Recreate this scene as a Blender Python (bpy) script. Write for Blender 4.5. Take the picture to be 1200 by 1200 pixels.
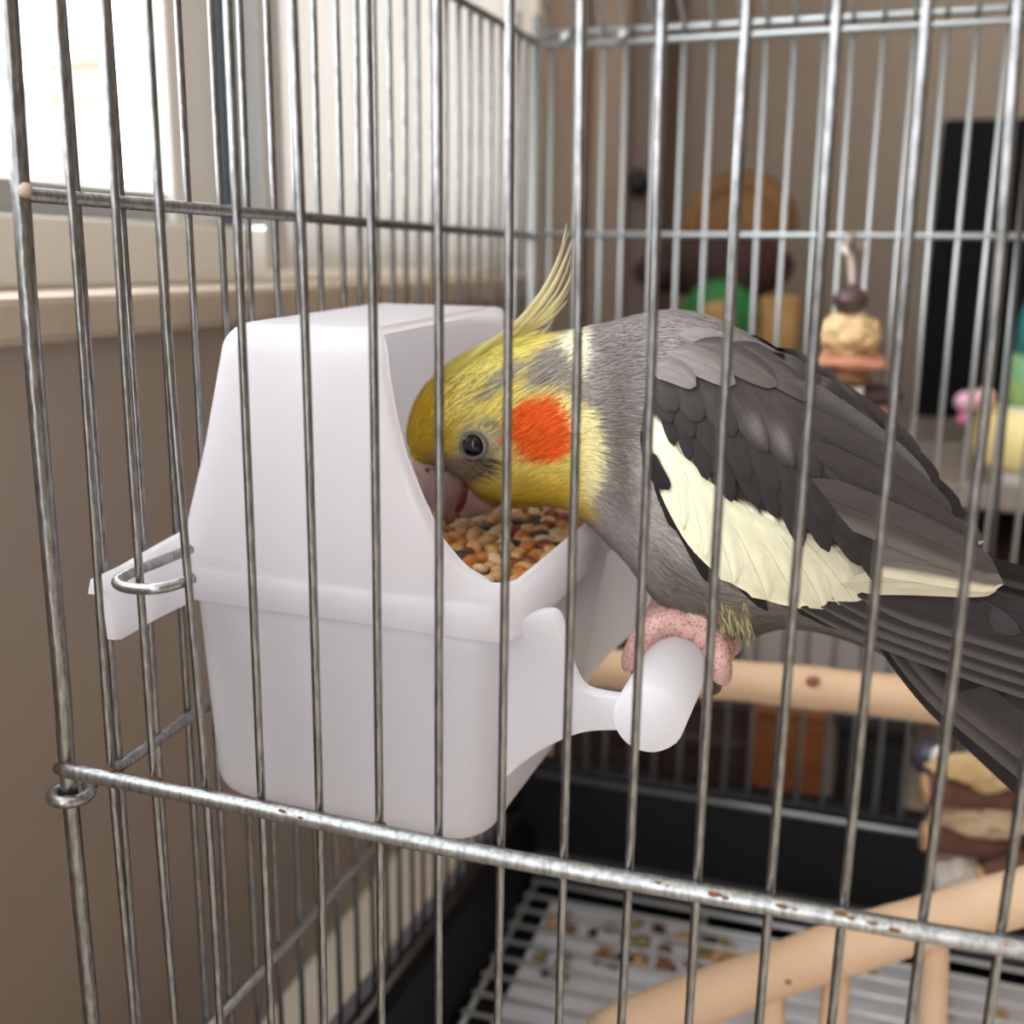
import bpy, bmesh, math, random
import numpy as np
from mathutils import Vector, Matrix
from mathutils.bvhtree import BVHTree

for o in list(bpy.data.objects):
    bpy.data.objects.remove(o)
scene = bpy.context.scene
col = scene.collection
random.seed(7)
rng = np.random.default_rng(11)
PI = math.pi

# ------------------------------------------------------------------ camera
CAM = np.array([0.1876, -0.2116, 0.1317])
YAW, PITCH, ROLL = math.radians(17.2514), math.radians(13.1249), math.radians(0.7549)
FPX = 1271.8                                    # focal length in pixels of a 1200 px frame
_f = np.array([-math.sin(YAW) * math.cos(PITCH), math.cos(YAW) * math.cos(PITCH), -math.sin(PITCH)])
_r0 = np.array([math.cos(YAW), math.sin(YAW), 0.0])
_u0 = np.cross(_r0, _f)
_r = _r0 * math.cos(ROLL) + _u0 * math.sin(ROLL)
_u = -_r0 * math.sin(ROLL) + _u0 * math.cos(ROLL)
cd = bpy.data.cameras.new('camera')
cd.sensor_width = 36.0
cd.lens = 36.0 * FPX / 1200.0
cd.clip_start = 0.01
cd.clip_end = 200
cd.dof.use_dof = True
cd.dof.focus_distance = 0.275
cd.dof.aperture_fstop = 9.0
cam = bpy.data.objects.new('camera', cd)
col.objects.link(cam)
cam.matrix_world = Matrix(((_r[0], _u[0], -_f[0], CAM[0]), (_r[1], _u[1], -_f[1], CAM[1]),
                           (_r[2], _u[2], -_f[2], CAM[2]), (0, 0, 0, 1)))
scene.camera = cam

# ------------------------------------------------------------------ world, light, exposure
w = bpy.data.worlds.new('world')
scene.world = w
w.use_nodes = True
wn = w.node_tree
bg = wn.nodes['Background']
bg.inputs['Color'].default_value = (0.93, 0.96, 1.0, 1)
bg.inputs['Strength'].default_value = 6.8
# portal: helps the renderer find the sky through the window, gives off no light itself
pd = bpy.data.lights.new('window_portal', 'AREA'); pd.shape = 'RECTANGLE'; pd.size = 2.22; pd.size_y = 1.52
pd.cycles.is_portal = True
po = bpy.data.objects.new('window_portal', pd); col.objects.link(po)
po.matrix_world = Matrix(((0, 0, -1, -.150), (-1, 0, 0, -.445), (0, 1, 0, .94), (0, 0, 0, 1)))
pd2 = bpy.data.lights.new('front_opening_portal', 'AREA'); pd2.shape = 'RECTANGLE'; pd2.size = .65; pd2.size_y = 1.8
pd2.cycles.is_portal = True  # serves the added opening behind the camera
po2 = bpy.data.objects.new('front_opening_portal', pd2); col.objects.link(po2)
po2.matrix_world = Matrix(((1, 0, 0, -.02), (0, 0, -1, -1.66), (0, 1, 0, .65), (0, 0, 0, 1)))
vs = scene.view_settings
vs.view_transform = 'Standard'
vs.look = 'None'
vs.gamma = 1.0
vs.use_curve_mapping = False
vs.exposure = 0.0

# ------------------------------------------------------------------ helpers
def U(x, y, ax, v):
    """photo pixel -> world point on the plane where coordinate ax equals v"""
    d = _r * (x - 600) / FPX - _u * (y - 600) / FPX + _f
    t = (v - CAM[ax]) / d[ax]
    return CAM + d * t

def PX(P):
    d = np.asarray(P) - CAM
    z = d @ _f
    return np.stack([600 + FPX * (d @ _r) / z, 600 - FPX * (d @ _u) / z], -1)

def srgb(r, g, b, a=1.0):
    f = lambda c: (c / 255 / 12.92) if c / 255 <= 0.04045 else ((c / 255 + 0.055) / 1.055) ** 2.4
    return (f(r), f(g), f(b), a)

def srgb_arr(c):
    c = np.asarray(c, float) / 255
    return np.where(c <= 0.04045, c / 12.92, ((c + 0.055) / 1.055) ** 2.4)

def tag(o, label=None, cat=None, group=None, kind=None):
    if label: o['label'] = label
    if cat: o['category'] = cat
    if group: o['group'] = group
    if kind: o['kind'] = kind
    return o

def empty(name, loc=(0, 0, 0), parent=None):
    o = bpy.data.objects.new(name, None)
    o.empty_display_size = 0.02
    col.objects.link(o)
    o.location = loc
    if parent: o.parent = parent
    return o

def obj(name, verts, faces, mat, parent=None, smooth=True, uvs=None, cols=None):
    me = bpy.data.meshes.new(name)
    me.from_pydata([tuple(map(float, v)) for v in verts], [], [tuple(map(int, f)) for f in faces])
    if uvs is not None:
        ul = me.uv_layers.new(name='UVMap')
        li = np.zeros(len(me.loops), int)
        me.loops.foreach_get('vertex_index', li)
        ul.data.foreach_set('uv', np.asarray(uvs, float)[li].ravel())
    if cols is not None:
        a = me.color_attributes.new('Col', 'FLOAT_COLOR', 'POINT')
        c = np.ones((len(verts), 4))
        c[:, :3] = np.asarray(cols)[:, :3]
        a.data.foreach_set('color', c.ravel())
    if smooth:
        me.polygons.foreach_set('use_smooth', [True] * len(me.polygons))
    me.materials.append(mat)
    me.update()
    o = bpy.data.objects.new(name, me)
    col.objects.link(o)
    if parent is not None:
        o.parent = parent
        par_m = parent
        o.matrix_parent_inverse = Matrix.Translation(-Vector(parent.location)) if parent.location.length > 0 else Matrix()
    return o

def copy_obj(o, parent=None):
    c = o.copy()
    col.objects.link(c)
    c.parent = parent
    return c

def catmull(P, n):
    P = np.asarray(P, float)
    m = len(P)
    out = []
    for t in np.linspace(0, m - 1, n):
        i = min(int(t), m - 2)
        u = t - i
        p1, p2 = P[i], P[i + 1]
        p0 = P[i - 1] if i > 0 else 2 * p1 - p2
        p3 = P[i + 2] if i + 2 < m else 2 * p2 - p1
        out.append(0.5 * ((2 * p1) + (-p0 + p2) * u + (2 * p0 - 5 * p1 + 4 * p2 - p3) * u * u + (-p0 + 3 * p1 - 3 * p2 + p3) * u ** 3))
    return np.array(out)

def tube(P, R, segs=8, caps=True):
    P = np.asarray(P, float)
    n = len(P)
    R = np.full(n, R, float) if np.isscalar(R) else np.asarray(R, float)
    T = np.gradient(P, axis=0)
    T /= np.linalg.norm(T, axis=1)[:, None] + 1e-12
    a = np.array([0, 0, 1.0]) if abs(T[0][2]) < .9 else np.array([1.0, 0, 0])
    N = np.cross(T[0], a); N /= np.linalg.norm(N)
    V, F = [], []
    for i in range(n):
        N = N - T[i] * (N @ T[i]); N /= np.linalg.norm(N)
        B = np.cross(T[i], N)
        for k in range(segs):
            th = 2 * PI * k / segs
            V.append(P[i] + R[i] * (math.cos(th) * N + math.sin(th) * B))
    for i in range(n - 1):
        for k in range(segs):
            k2 = (k + 1) % segs
            F.append((i * segs + k, i * segs + k2, (i + 1) * segs + k2, (i + 1) * segs + k))
    if caps:
        F.append(tuple(range(segs - 1, -1, -1)))
        F.append(tuple((n - 1) * segs + k for k in range(segs)))
    return V, F

def box(lo, hi, bev=0.0):
    """bevelled box as verts, faces"""
    bm = bmesh.new()
    bmesh.ops.create_cube(bm, size=1)
    lo, hi = np.minimum(lo, hi), np.maximum(lo, hi)
    for v in bm.verts:
        v.co = Vector([lo[k] + (v.co[k] + .5) * (hi[k] - lo[k]) for k in range(3)])
    if bev > 0:
        bmesh.ops.bevel(bm, geom=list(bm.edges), offset=bev, segments=2, affect='EDGES', profile=.5)
    bm.verts.index_update()
    V = [tuple(v.co) for v in bm.verts]
    F = [tuple(v.index for v in f.verts) for f in bm.faces]
    bm.free()
    return V, F

def boxobj(name, lo, hi, mat, parent=None, bev=0.0):
    V, F = box(np.array(lo, float), np.array(hi, float), bev)
    return obj(name, V, F, mat, parent, smooth=False)

def lathe(prof, segs=24, c=(0, 0, 0)):
    V, F = [], []
    for r, z in prof:
        for k in range(segs):
            th = 2 * PI * k / segs
            V.append((c[0] + r * math.cos(th), c[1] + r * math.sin(th), c[2] + z))
    for i in range(len(prof) - 1):
        for k in range(segs):
            k2 = (k + 1) % segs
            F.append((i * segs + k, i * segs + k2, (i + 1) * segs + k2, (i + 1) * segs + k))
    F.append(tuple(range(segs - 1, -1, -1)))
    F.append(tuple((len(prof) - 1) * segs + k for k in range(segs)))
    return V, F

def blob(rad, c, sub=3, noise=0.0, freq=1.0, seed=0):
    bm = bmesh.new()
    bmesh.ops.create_icosphere(bm, subdivisions=sub, radius=1)
    rr = random.Random(seed)
    ph = [[rr.uniform(0, 6.28) for _ in range(3)] for _ in range(4)]
    for v in bm.verts:
        n = 0
        for k in range(4):
            fq = freq * (k + 1) * 1.7
            n += math.sin(v.co.x * fq + ph[k][0]) * math.sin(v.co.y * fq + ph[k][1]) * math.sin(v.co.z * fq + ph[k][2]) / (k + 1)
        s = 1 + noise * n
        v.co = Vector((c[0] + v.co.x * rad[0] * s, c[1] + v.co.y * rad[1] * s, c[2] + v.co.z * rad[2] * s))
    V = [tuple(v.co) for v in bm.verts]
    bm.verts.index_update()
    F = [tuple(v.index for v in f.verts) for f in bm.faces]
    bm.free()
    return V, F

# ------------------------------------------------------------------ materials
def mat(name, color, rough=0.6, metal=0.0, noise=None, bump=None, sss=0.0, spec=0.5, trans=0.0, coat=0.0, emit=None):
    """noise = (scale, colour2, amount, stretch xyz); bump = (scale, strength, distance)"""
    m = bpy.data.materials.new(name)
    m.use_nodes = True
    nt = m.node_tree
    b = nt.nodes['Principled BSDF']
    b.inputs['Base Color'].default_value = color
    b.inputs['Roughness'].default_value = rough
    b.inputs['Metallic'].default_value = metal
    b.inputs['Specular IOR Level'].default_value = spec
    b.inputs['Subsurface Weight'].default_value = sss
    if sss:
        b.inputs['Subsurface Radius'].default_value = (0.006, 0.005, 0.005)
        b.inputs['Subsurface Scale'].default_value = 1.0
    b.inputs['Transmission Weight'].default_value = trans
    b.inputs['Coat Weight'].default_value = coat
    if emit:
        b.inputs['Emission Color'].default_value = emit[0]
        b.inputs['Emission Strength'].default_value = emit[1]
    tc = None
    if noise or bump:
        tc = nt.nodes.new('ShaderNodeTexCoord')
    if noise:
        mp = nt.nodes.new('ShaderNodeMapping')
        mp.inputs['Scale'].default_value = noise[3] if len(noise) > 3 else (1, 1, 1)
        nt.links.new(tc.outputs['Object'], mp.inputs['Vector'])
        nz = nt.nodes.new('ShaderNodeTexNoise')
        nz.inputs['Scale'].default_value = noise[0]
        nz.inputs['Detail'].default_value = 6
        nt.links.new(mp.outputs[0], nz.inputs['Vector'])
        rp = nt.nodes.new('ShaderNodeValToRGB')
        rp.color_ramp.elements[0].position = 0.5 - 0.5 * noise[2] * 0.5
        rp.color_ramp.elements[1].position = 0.5 + 0.5 * noise[2] * 0.5
        rp.color_ramp.elements[0].color = color
        rp.color_ramp.elements[1].color = noise[1]
        nt.links.new(nz.outputs['Fac'], rp.inputs['Fac'])
        nt.links.new(rp.outputs['Color'], b.inputs['Base Color'])
    if bump:
        nb = nt.nodes.new('ShaderNodeTexNoise')
        nb.inputs['Scale'].default_value = bump[0]
        nb.inputs['Detail'].default_value = 5
        nt.links.new(tc.outputs['Object'], nb.inputs['Vector'])
        bp = nt.nodes.new('ShaderNodeBump')
        bp.inputs['Strength'].default_value = bump[1]
        bp.inputs['Distance'].default_value = bump[2]
        nt.links.new(nb.outputs['Fac'], bp.inputs['Height'])
        nt.links.new(bp.outputs['Normal'], b.inputs['Normal'])
    return m

def wire_material(name, base, rough, rust=0.0, pit=0.5):
    """galvanised steel with fine pitting, streaks and patches of rust"""
    m = mat(name, base, rough, 1.0)
    nt = m.node_tree; b = nt.nodes['Principled BSDF']
    tc = nt.nodes.new('ShaderNodeTexCoord')
    n1 = nt.nodes.new('ShaderNodeTexNoise'); n1.inputs['Scale'].default_value = 900; n1.inputs['Detail'].default_value = 4
    mp = nt.nodes.new('ShaderNodeMapping'); mp.inputs['Scale'].default_value = (1, 1, .25)
    nt.links.new(tc.outputs['Object'], mp.inputs['Vector']); nt.links.new(mp.outputs[0], n1.inputs['Vector'])
    r1 = nt.nodes.new('ShaderNodeValToRGB')
    r1.color_ramp.elements[0].position = .38; r1.color_ramp.elements[1].position = .6
    d = tuple(c * .62 for c in base[:3]) + (1,)
    r1.color_ramp.elements[0].color = d; r1.color_ramp.elements[1].color = base
    nt.links.new(n1.outputs['Fac'], r1.inputs['Fac'])
    n2 = nt.nodes.new('ShaderNodeTexNoise'); n2.inputs['Scale'].default_value = 160; n2.inputs['Detail'].default_value = 7
    n2.inputs['Roughness'].default_value = .7
    nt.links.new(tc.outputs['Object'], n2.inputs['Vector'])
    r2 = nt.nodes.new('ShaderNodeValToRGB')
    r2.color_ramp.elements[0].position = .69 - rust; r2.color_ramp.elements[1].position = .73 - rust
    r2.color_ramp.elements[0].color = (0, 0, 0, 1); r2.color_ramp.elements[1].color = (1, 1, 1, 1)
    nt.links.new(n2.outputs['Fac'], r2.inputs['Fac'])
    mx = nt.nodes.new('ShaderNodeMix'); mx.data_type = 'RGBA'
    nt.links.new(r2.outputs['Color'], mx.inputs['Factor'])
    nt.links.new(r1.outputs['Color'], mx.inputs[6]); mx.inputs[7].default_value = srgb(122, 72, 38)
    nt.links.new(mx.outputs[2], b.inputs['Base Color'])
    inv = nt.nodes.new('ShaderNodeMath'); inv.operation = 'SUBTRACT'; inv.inputs[0].default_value = 1.0
    nt.links.new(r2.outputs['Color'], inv.inputs[1]); nt.links.new(inv.outputs[0], b.inputs['Metallic'])
    bp = nt.nodes.new('ShaderNodeBump'); bp.inputs['Strength'].default_value = pit; bp.inputs['Distance'].default_value = .0002
    nt.links.new(n1.outputs['Fac'], bp.inputs['Height']); nt.links.new(bp.outputs['Normal'], b.inputs['Normal'])
    return m

def attr_material(name, rough=.75, barbs=False, bumpy=False, sheen=.0):
    """colour from the 'Col' attribute; barbs = fine feather barbs and a rachis drawn along the feather's UV"""
    m = bpy.data.materials.new(name); m.use_nodes = True
    nt = m.node_tree; b = nt.nodes['Principled BSDF']
    b.inputs['Roughness'].default_value = rough
    b.inputs['Specular IOR Level'].default_value = .14
    b.inputs['Sheen Weight'].default_value = sheen
    at = nt.nodes.new('ShaderNodeAttribute'); at.attribute_name = 'Col'
    if not barbs:
        nt.links.new(at.outputs['Color'], b.inputs['Base Color'])
        if bumpy:
            tc = nt.nodes.new('ShaderNodeTexCoord')
            nb = nt.nodes.new('ShaderNodeTexNoise'); nb.inputs['Scale'].default_value = 700
            nt.links.new(tc.outputs['Object'], nb.inputs['Vector'])
            bp = nt.nodes.new('ShaderNodeBump'); bp.inputs['Strength'].default_value = .25; bp.inputs['Distance'].default_value = .0003
            nt.links.new(nb.outputs['Fac'], bp.inputs['Height']); nt.links.new(bp.outputs['Normal'], b.inputs['Normal'])
        return m
    uv = nt.nodes.new('ShaderNodeUVMap'); uv.uv_map = 'UVMap'
    sx = nt.nodes.new('ShaderNodeSeparateXYZ'); nt.links.new(uv.outputs[0], sx.inputs[0])
    def M(op, a, b_=None):
        n = nt.nodes.new('ShaderNodeMath'); n.operation = op
        for i, q in enumerate((a, b_)):
            if q is None: continue
            if isinstance(q, (int, float)): n.inputs[i].default_value = q
            else: nt.links.new(q, n.inputs[i])
        return n.outputs[0]
    au = M('ABSOLUTE', M('SUBTRACT', sx.outputs[0], .5))
    ph = M('SUBTRACT', M('MULTIPLY', sx.outputs[1], 330.0), M('MULTIPLY', au, 170.0))
    nz = nt.nodes.new('ShaderNodeTexNoise'); nz.inputs['Scale'].default_value = 6; nt.links.new(uv.outputs[0], nz.inputs['Vector'])
    ph = M('ADD', ph, M('MULTIPLY', nz.outputs['Fac'], 25.0))
    wv = M('SINE', ph)
    shade = M('ADD', .93, M('MULTIPLY', wv, .07))
    rach = M('LESS_THAN', au, .018)
    shade = M('MULTIPLY', shade, M('SUBTRACT', 1.0, M('MULTIPLY', rach, .25)))
    n2 = nt.nodes.new('ShaderNodeTexNoise'); n2.inputs['Scale'].default_value = 3.5; n2.inputs['Detail'].default_value = 4
    nt.links.new(uv.outputs[0], n2.inputs['Vector'])
    shade = M('MULTIPLY', shade, M('ADD', .72, M('MULTIPLY', n2.outputs['Fac'], .56)))
    mx = nt.nodes.new('ShaderNodeMix'); mx.data_type = 'RGBA'; mx.blend_type = 'MULTIPLY'
    mx.inputs['Factor'].default_value = 1
    cb = nt.nodes.new('ShaderNodeCombineColor')
    for i in range(3): nt.links.new(shade, cb.inputs[i])
    nt.links.new(at.outputs['Color'], mx.inputs[6]); nt.links.new(cb.outputs[0], mx.inputs[7])
    nt.links.new(mx.outputs[2], b.inputs['Base Color'])
    bp = nt.nodes.new('ShaderNodeBump'); bp.inputs['Strength'].default_value = .25; bp.inputs['Distance'].default_value = .0003
    nt.links.new(wv, bp.inputs['Height']); nt.links.new(bp.outputs['Normal'], b.inputs['Normal'])
    return m

M_WIRE = wire_material('galvanised_wire', (.27, .27, .27, 1), .25, rust=.0, pit=.3)
M_POST = wire_material('pitted_post_steel', (.28, .28, .275, 1), .30, rust=.03, pit=.8)
M_BAR = wire_material('galvanised_bar', (.40, .405, .40, 1), .36, rust=.05, pit=.4)
M_FAR = mat('dull_wire', (.40, .42, .42, 1), .38, .85)
M_PLASTIC = mat('white_plastic', srgb(240, 242, 247), .24, 0, noise=(14, srgb(234, 234, 238), .8, (1, 1, .3)), sss=.25)
M_BLACK = mat('black_tray_plastic', srgb(13, 13, 16), .45, 0, spec=.3, bump=(300, .15, .0005))
M_GRATE = mat('pale_grate_wire', (.70, .71, .70, 1), .4, .7)
M_PAPER = mat('tray_paper', srgb(214, 217, 228), .8, 0, noise=(22, srgb(196, 190, 186), .8))
M_WOOD = mat('peeled_wood', srgb(224, 194, 162), .62, 0, noise=(30, srgb(210, 172, 136), .9, (.25, 1, 1)), bump=(120, .15, .001))

nt = M_PLASTIC.node_tree
b = nt.nodes['Principled BSDF']; b.inputs['Subsurface Weight'].default_value = 0
tl = nt.nodes.new('ShaderNodeBsdfTranslucent'); tl.inputs['Color'].default_value = srgb(251, 249, 251)
mx = nt.nodes.new('ShaderNodeMixShader'); mx.inputs[0].default_value = .70
nt.links.new(b.outputs[0], mx.inputs[1]); nt.links.new(tl.outputs[0], mx.inputs[2])
nt.links.new(mx.outputs[0], nt.nodes['Material Output'].inputs['Surface'])

def finish_structure(o):
    o['kind'] = 'structure'
    return o

# ------------------------------------------------------------------ the room
WX = -0.075           # inner face of the left wall
FZ = -0.252           # surface the cage stands on
M_WALLB = mat('taupe_lower_wall', srgb(170, 156, 144), .8, 0, noise=(4, srgb(161, 146, 133), .8))
M_WALLW = mat('cream_upper_wall', srgb(226, 219, 208), .85)
M_WALLT = mat('taupe_back_wall', srgb(150, 135, 120), .85, 0, noise=(2, srgb(142, 127, 112), .8))
M_FLOOR = mat('cream_floor', srgb(240, 230, 214), .55, 0, noise=(9, srgb(228, 213, 192), .8), bump=(60, .1, .001))
M_CEIL = mat('ceiling_paint', srgb(225, 222, 216), .9)
M_SILL = mat('stone_sill', srgb(206, 190, 170), .5, 0, noise=(30, srgb(190, 172, 152), .8))
M_FRAME = mat('window_frame_paint', srgb(240, 237, 230), .45)
M_FRAMEG = mat('window_frame_grey', srgb(176, 178, 176), .45)
M_GASKET = mat('window_gasket', srgb(88, 98, 112), .5)
YB0, YB1 = 0.90, 2.0
finish_structure(boxobj('floor', (WX, -1.6, FZ - .05), (2.0, YB0, FZ), M_FLOOR))
finish_structure(boxobj('ceiling', (-.4, -1.6, 1.7), (2.0, YB0, 1.75), M_CEIL))
finish_structure(boxobj('wall_back', (-.4, YB0, FZ - .05), (2.0, YB0 + .06, 1.75), M_WALLT))
finish_structure(boxobj('wall_front', (.30, -1.66, FZ - .05), (2.0, -1.6, 1.75), M_WALLT))      # unseen opening to its left, added to let in frontal daylight
finish_structure(boxobj('wall_front_lintel', (-.4, -1.66, 1.55), (.30, -1.6, 1.75), M_WALLT))
finish_structure(boxobj('wall_right', (1.9, -1.6, FZ - .05), (1.96, YB0, 1.75), M_WALLT))
SZ = 0.118            # top of the sill
finish_structure(boxobj('wall_left', (WX - .2, -1.6, FZ - .05), (WX, YB0, SZ - .016), M_WALLB))
YJ = 0.300            # mullion; the sash beyond it is added to backlight the curtain
YE = 0.70             # far end of the added stretch of window
o = finish_structure(boxobj('wall_left_upper', (WX - .2, YE, SZ - .016), (WX - .004, YB0, 1.75), M_WALLW))
finish_structure(boxobj('trim_1', (WX - .2, -1.6, SZ - .016), (WX + .006, YE, SZ), M_SILL, bev=.003))
# window: rails and stiles of the sash, glass and gasket are its parts
win = finish_structure(empty('window_1', (WX - .06, -.6, SZ)))
def wpart(name, lo, hi, m, bev=.002):
    return boxobj(name, lo, hi, m, win, bev)
GX = WX - .055
wpart('bottom_rail', (GX - .03, -1.6, SZ), (GX + .012, YE, SZ + .028), M_FRAME)
wpart('sash_rail', (GX - .02, -1.6, SZ + .028), (GX + .002, YJ - .02, SZ + .042), M_FRAMEG)
wpart('stile', (GX - .03, YJ - .052, SZ + .028), (GX + .006, YJ - .012, 1.7), M_FRAME)
wpart('gasket', (GX - .01, YJ - .012, SZ + .028), (GX + .010, YJ - .006, 1.7), M_GASKET, .0005)
wpart('jamb', (GX - .03, YJ - .006, SZ + .028), (GX + .03, YJ, 1.7), M_FRAMEG)
wpart('stile', (GX - .03, -1.6, SZ + .028), (GX + .006, -1.54, 1.7), M_FRAME)
mg = bpy.data.materials.new('window_glass'); mg.use_nodes = True
nt = mg.node_tree
for n in list(nt.nodes): nt.nodes.remove(n)
out = nt.nodes.new('ShaderNodeOutputMaterial'); ms = nt.nodes.new('ShaderNodeMixShader')
tr = nt.nodes.new('ShaderNodeBsdfTransparent'); gl = nt.nodes.new('ShaderNodeBsdfGlossy'); gl.inputs['Roughness'].default_value = .02
fr = nt.nodes.new('ShaderNodeFresnel'); fr.inputs['IOR'].default_value = 1.06
nt.links.new(fr.outputs[0], ms.inputs[0]); nt.links.new(tr.outputs[0], ms.inputs[1]); nt.links.new(gl.outputs[0], ms.inputs[2])
nt.links.new(ms.outputs[0], out.inputs['Surface'])
wpart('pane', (GX - .012, YJ, SZ + .028), (GX - .008, YE, 1.7), mg, 0)  # extra pane added behind the curtain so daylight brightens it
wpart('pane', (GX - .012, -1.54, SZ + .042), (GX - .008, YJ - .052, 1.7), mg, 0)

# ------------------------------------------------------------------ outside: pale houses across the street
M_HOUSE = mat('pale_house_wall', srgb(148, 139, 128), .9)
M_ROOF = mat('pale_roof_tile', srgb(142, 116, 98), .9)
M_HWIN = mat('far_window_glass', srgb(112, 120, 124), .6)
def house(xc, y0, y1, z1, label, shape):
    h = tag(empty('house', (xc, (y0 + y1) / 2, -6)), label, 'house', 'houses across the street')
    boxobj('wall', (xc - 3, y0, -6), (xc, y1, z1), M_HOUSE, h)
    if shape == 'gable':
        ym = (y0 + y1) / 2
        V = [(xc + .15, y0 - .3, z1), (xc + .15, y1 + .3, z1), (xc + .15, ym, z1 + .9), (xc - 3, y0 - .3, z1), (xc - 3, y1 + .3, z1), (xc - 3, ym, z1 + .9)]
        obj('roof', V, [(0, 1, 2), (3, 5, 4), (0, 2, 5, 3), (2, 1, 4, 5), (0, 3, 4, 1)], M_ROOF, h, smooth=False)
    else:
        boxobj('roof', (xc - 3.2, y0 - .2, z1), (xc + .2, y1 + .2, z1 + .3), M_ROOF, h, .05)
    k = 0
    z = z1 - 1.3
    while z > -5:
        yy = y0 + .5
        while yy < y1 - .8:
            f = boxobj('window', (xc - .05, yy, z), (xc + .05, yy + .7, z + 1.0), M_FRAME, h)
            boxobj('pane', (xc + .03, yy + .06, z + .06), (xc + .07, yy + .64, z + .94), M_HWIN, f)
            yy += 1.7
        z -= 1.9
for args in [(-24, 20.5, 29.6, 4.6, 'low pale house with gabled roof at the left edge of the window', 'gable'),
             (-24, 30.2, 32.2, 4.7, 'narrow pale house with flat roof between the two gabled houses', 'flat'),
             (-24, 32.6, 38.5, 6.4, 'tallest pale house with gabled roof at the window stile', 'gable')]:
    house(*args)

# ------------------------------------------------------------------ curtain and furniture beyond the cage
M_CURT = mat('cream_curtain', srgb(238, 234, 228), .9, 0, noise=(25, srgb(228, 222, 213), .8, (1, 1, .05)))
nt = M_CURT.node_tree
tl = nt.nodes.new('ShaderNodeBsdfTranslucent'); tl.inputs['Color'].default_value = srgb(166, 162, 156)
mx = nt.nodes.new('ShaderNodeMixShader'); mx.inputs[0].default_value = .45
nt.links.new(nt.nodes['Principled BSDF'].outputs[0], mx.inputs[1]); nt.links.new(tl.outputs[0], mx.inputs[2])
nt.links.new(mx.outputs[0], nt.nodes['Material Output'].inputs['Surface'])
V, F = [], []
ny, nz = 90, 4
for i in range(ny):
    y = YJ - .022 + (.70 - YJ + .022) * i / (ny - 1)
    dx = .012 + .007 * math.sin(i * .72) + .004 * math.sin(i * 1.9 + 1)
    for j in range(nz):
        z = .125 + (1.6 - .125) * j / (nz - 1)
        V.append((WX - .034 + dx, y, z))
for i in range(ny - 1):
    for j in range(nz - 1):
        F.append((i * nz + j, (i + 1) * nz + j, (i + 1) * nz + j + 1, i * nz + j + 1))
curt = obj('curtain', V, F, M_CURT)
tag(curt, 'cream curtain hanging in soft folds beside the window', 'curtain')

M_BROWN = mat('brown_wardrobe_wood', srgb(136, 117, 101), .55, 0, noise=(8, srgb(124, 104, 88), .9, (4, 4, .4)))
M_BROWND = mat('dark_brown_wood', srgb(104, 86, 73), .55)
M_KNOB = mat('dark_knob_metal', srgb(30, 32, 30), .35, .6)
YW = .72
x0 = U(621, 100, 1, YW)[0]; xa = U(690, 100, 1, YW)[0]; x1 = U(737, 100, 1, YW)[0]; xb = U(762, 100, 1, YW)[0]
war = tag(empty('wardrobe', ((x0 + xb) / 2, YW, FZ)), 'tall brown wooden wardrobe with dark knob behind the back corner', 'wardrobe')
boxobj('carcass', (x0 + .001, YW + .012, FZ), (xb, .895, 1.5), M_BROWND, war)
d1 = boxobj('door', (x0, YW, FZ + .02), (xa - .002, YW + .012, 1.49), M_BROWN, war, .002)
d2 = boxobj('door', (xa + .002, YW, FZ + .02), (x1, YW + .012, 1.49), M_BROWN, war, .002)
kp = U(748, 215, 1, YW - .006)
V, F = blob((.010, .008, .012), kp, 2)
obj('knob', V, F, M_KNOB, d2)

# sideboard behind the cage: pale top shelf, dark recess, pale lower shelf
YS = .53
M_SHELF = mat('grey_shelf_board', srgb(150, 139, 128), .5, 0, noise=(12, srgb(132, 121, 111), .8))
M_DARK = mat('dark_recess', srgb(34, 27, 25), .7)
M_REDW = mat('reddish_shelf_board', srgb(132, 98, 84), .6)
M_PALE = mat('pale_grey_board', srgb(178, 170, 166), .6)
zt = U(1100, 566, 1, YS)[2]
sx0 = U(765, 566, 1, YS)[0]
sb = tag(empty('sideboard', (.6, .68, FZ)), 'grey-topped sideboard with dark open shelves behind the cage', 'sideboard')
boxobj('top_board', (sx0, YS, zt - .016), (1.1, .885, zt), M_SHELF, sb, .002)
boxobj('back_panel', (sx0 + .01, .87, FZ), (1.09, .884, zt - .016), M_DARK, sb)
boxobj('side_panel', (sx0, YS + .01, FZ), (sx0 + .016, .87, zt - .016), M_BROWND, sb)
boxobj('side_panel', (1.084, YS + .01, FZ), (1.1, .87, zt - .016), M_BROWND, sb)
zr = U(1190, 700, 1, YS)[2]
boxobj('shelf', (sx0 + .016, YS + .01, zr - .012), (1.084, .87, zr), M_REDW, sb, .001)
zp = U(960, 790, 1, YS)[2]
boxobj('drawer_front', (U(868, 760, 1, YS)[0], YS + .004, zp), (1.08, YS + .018, U(960, 738, 1, YS)[2]), M_PALE, sb, .002)
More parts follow.
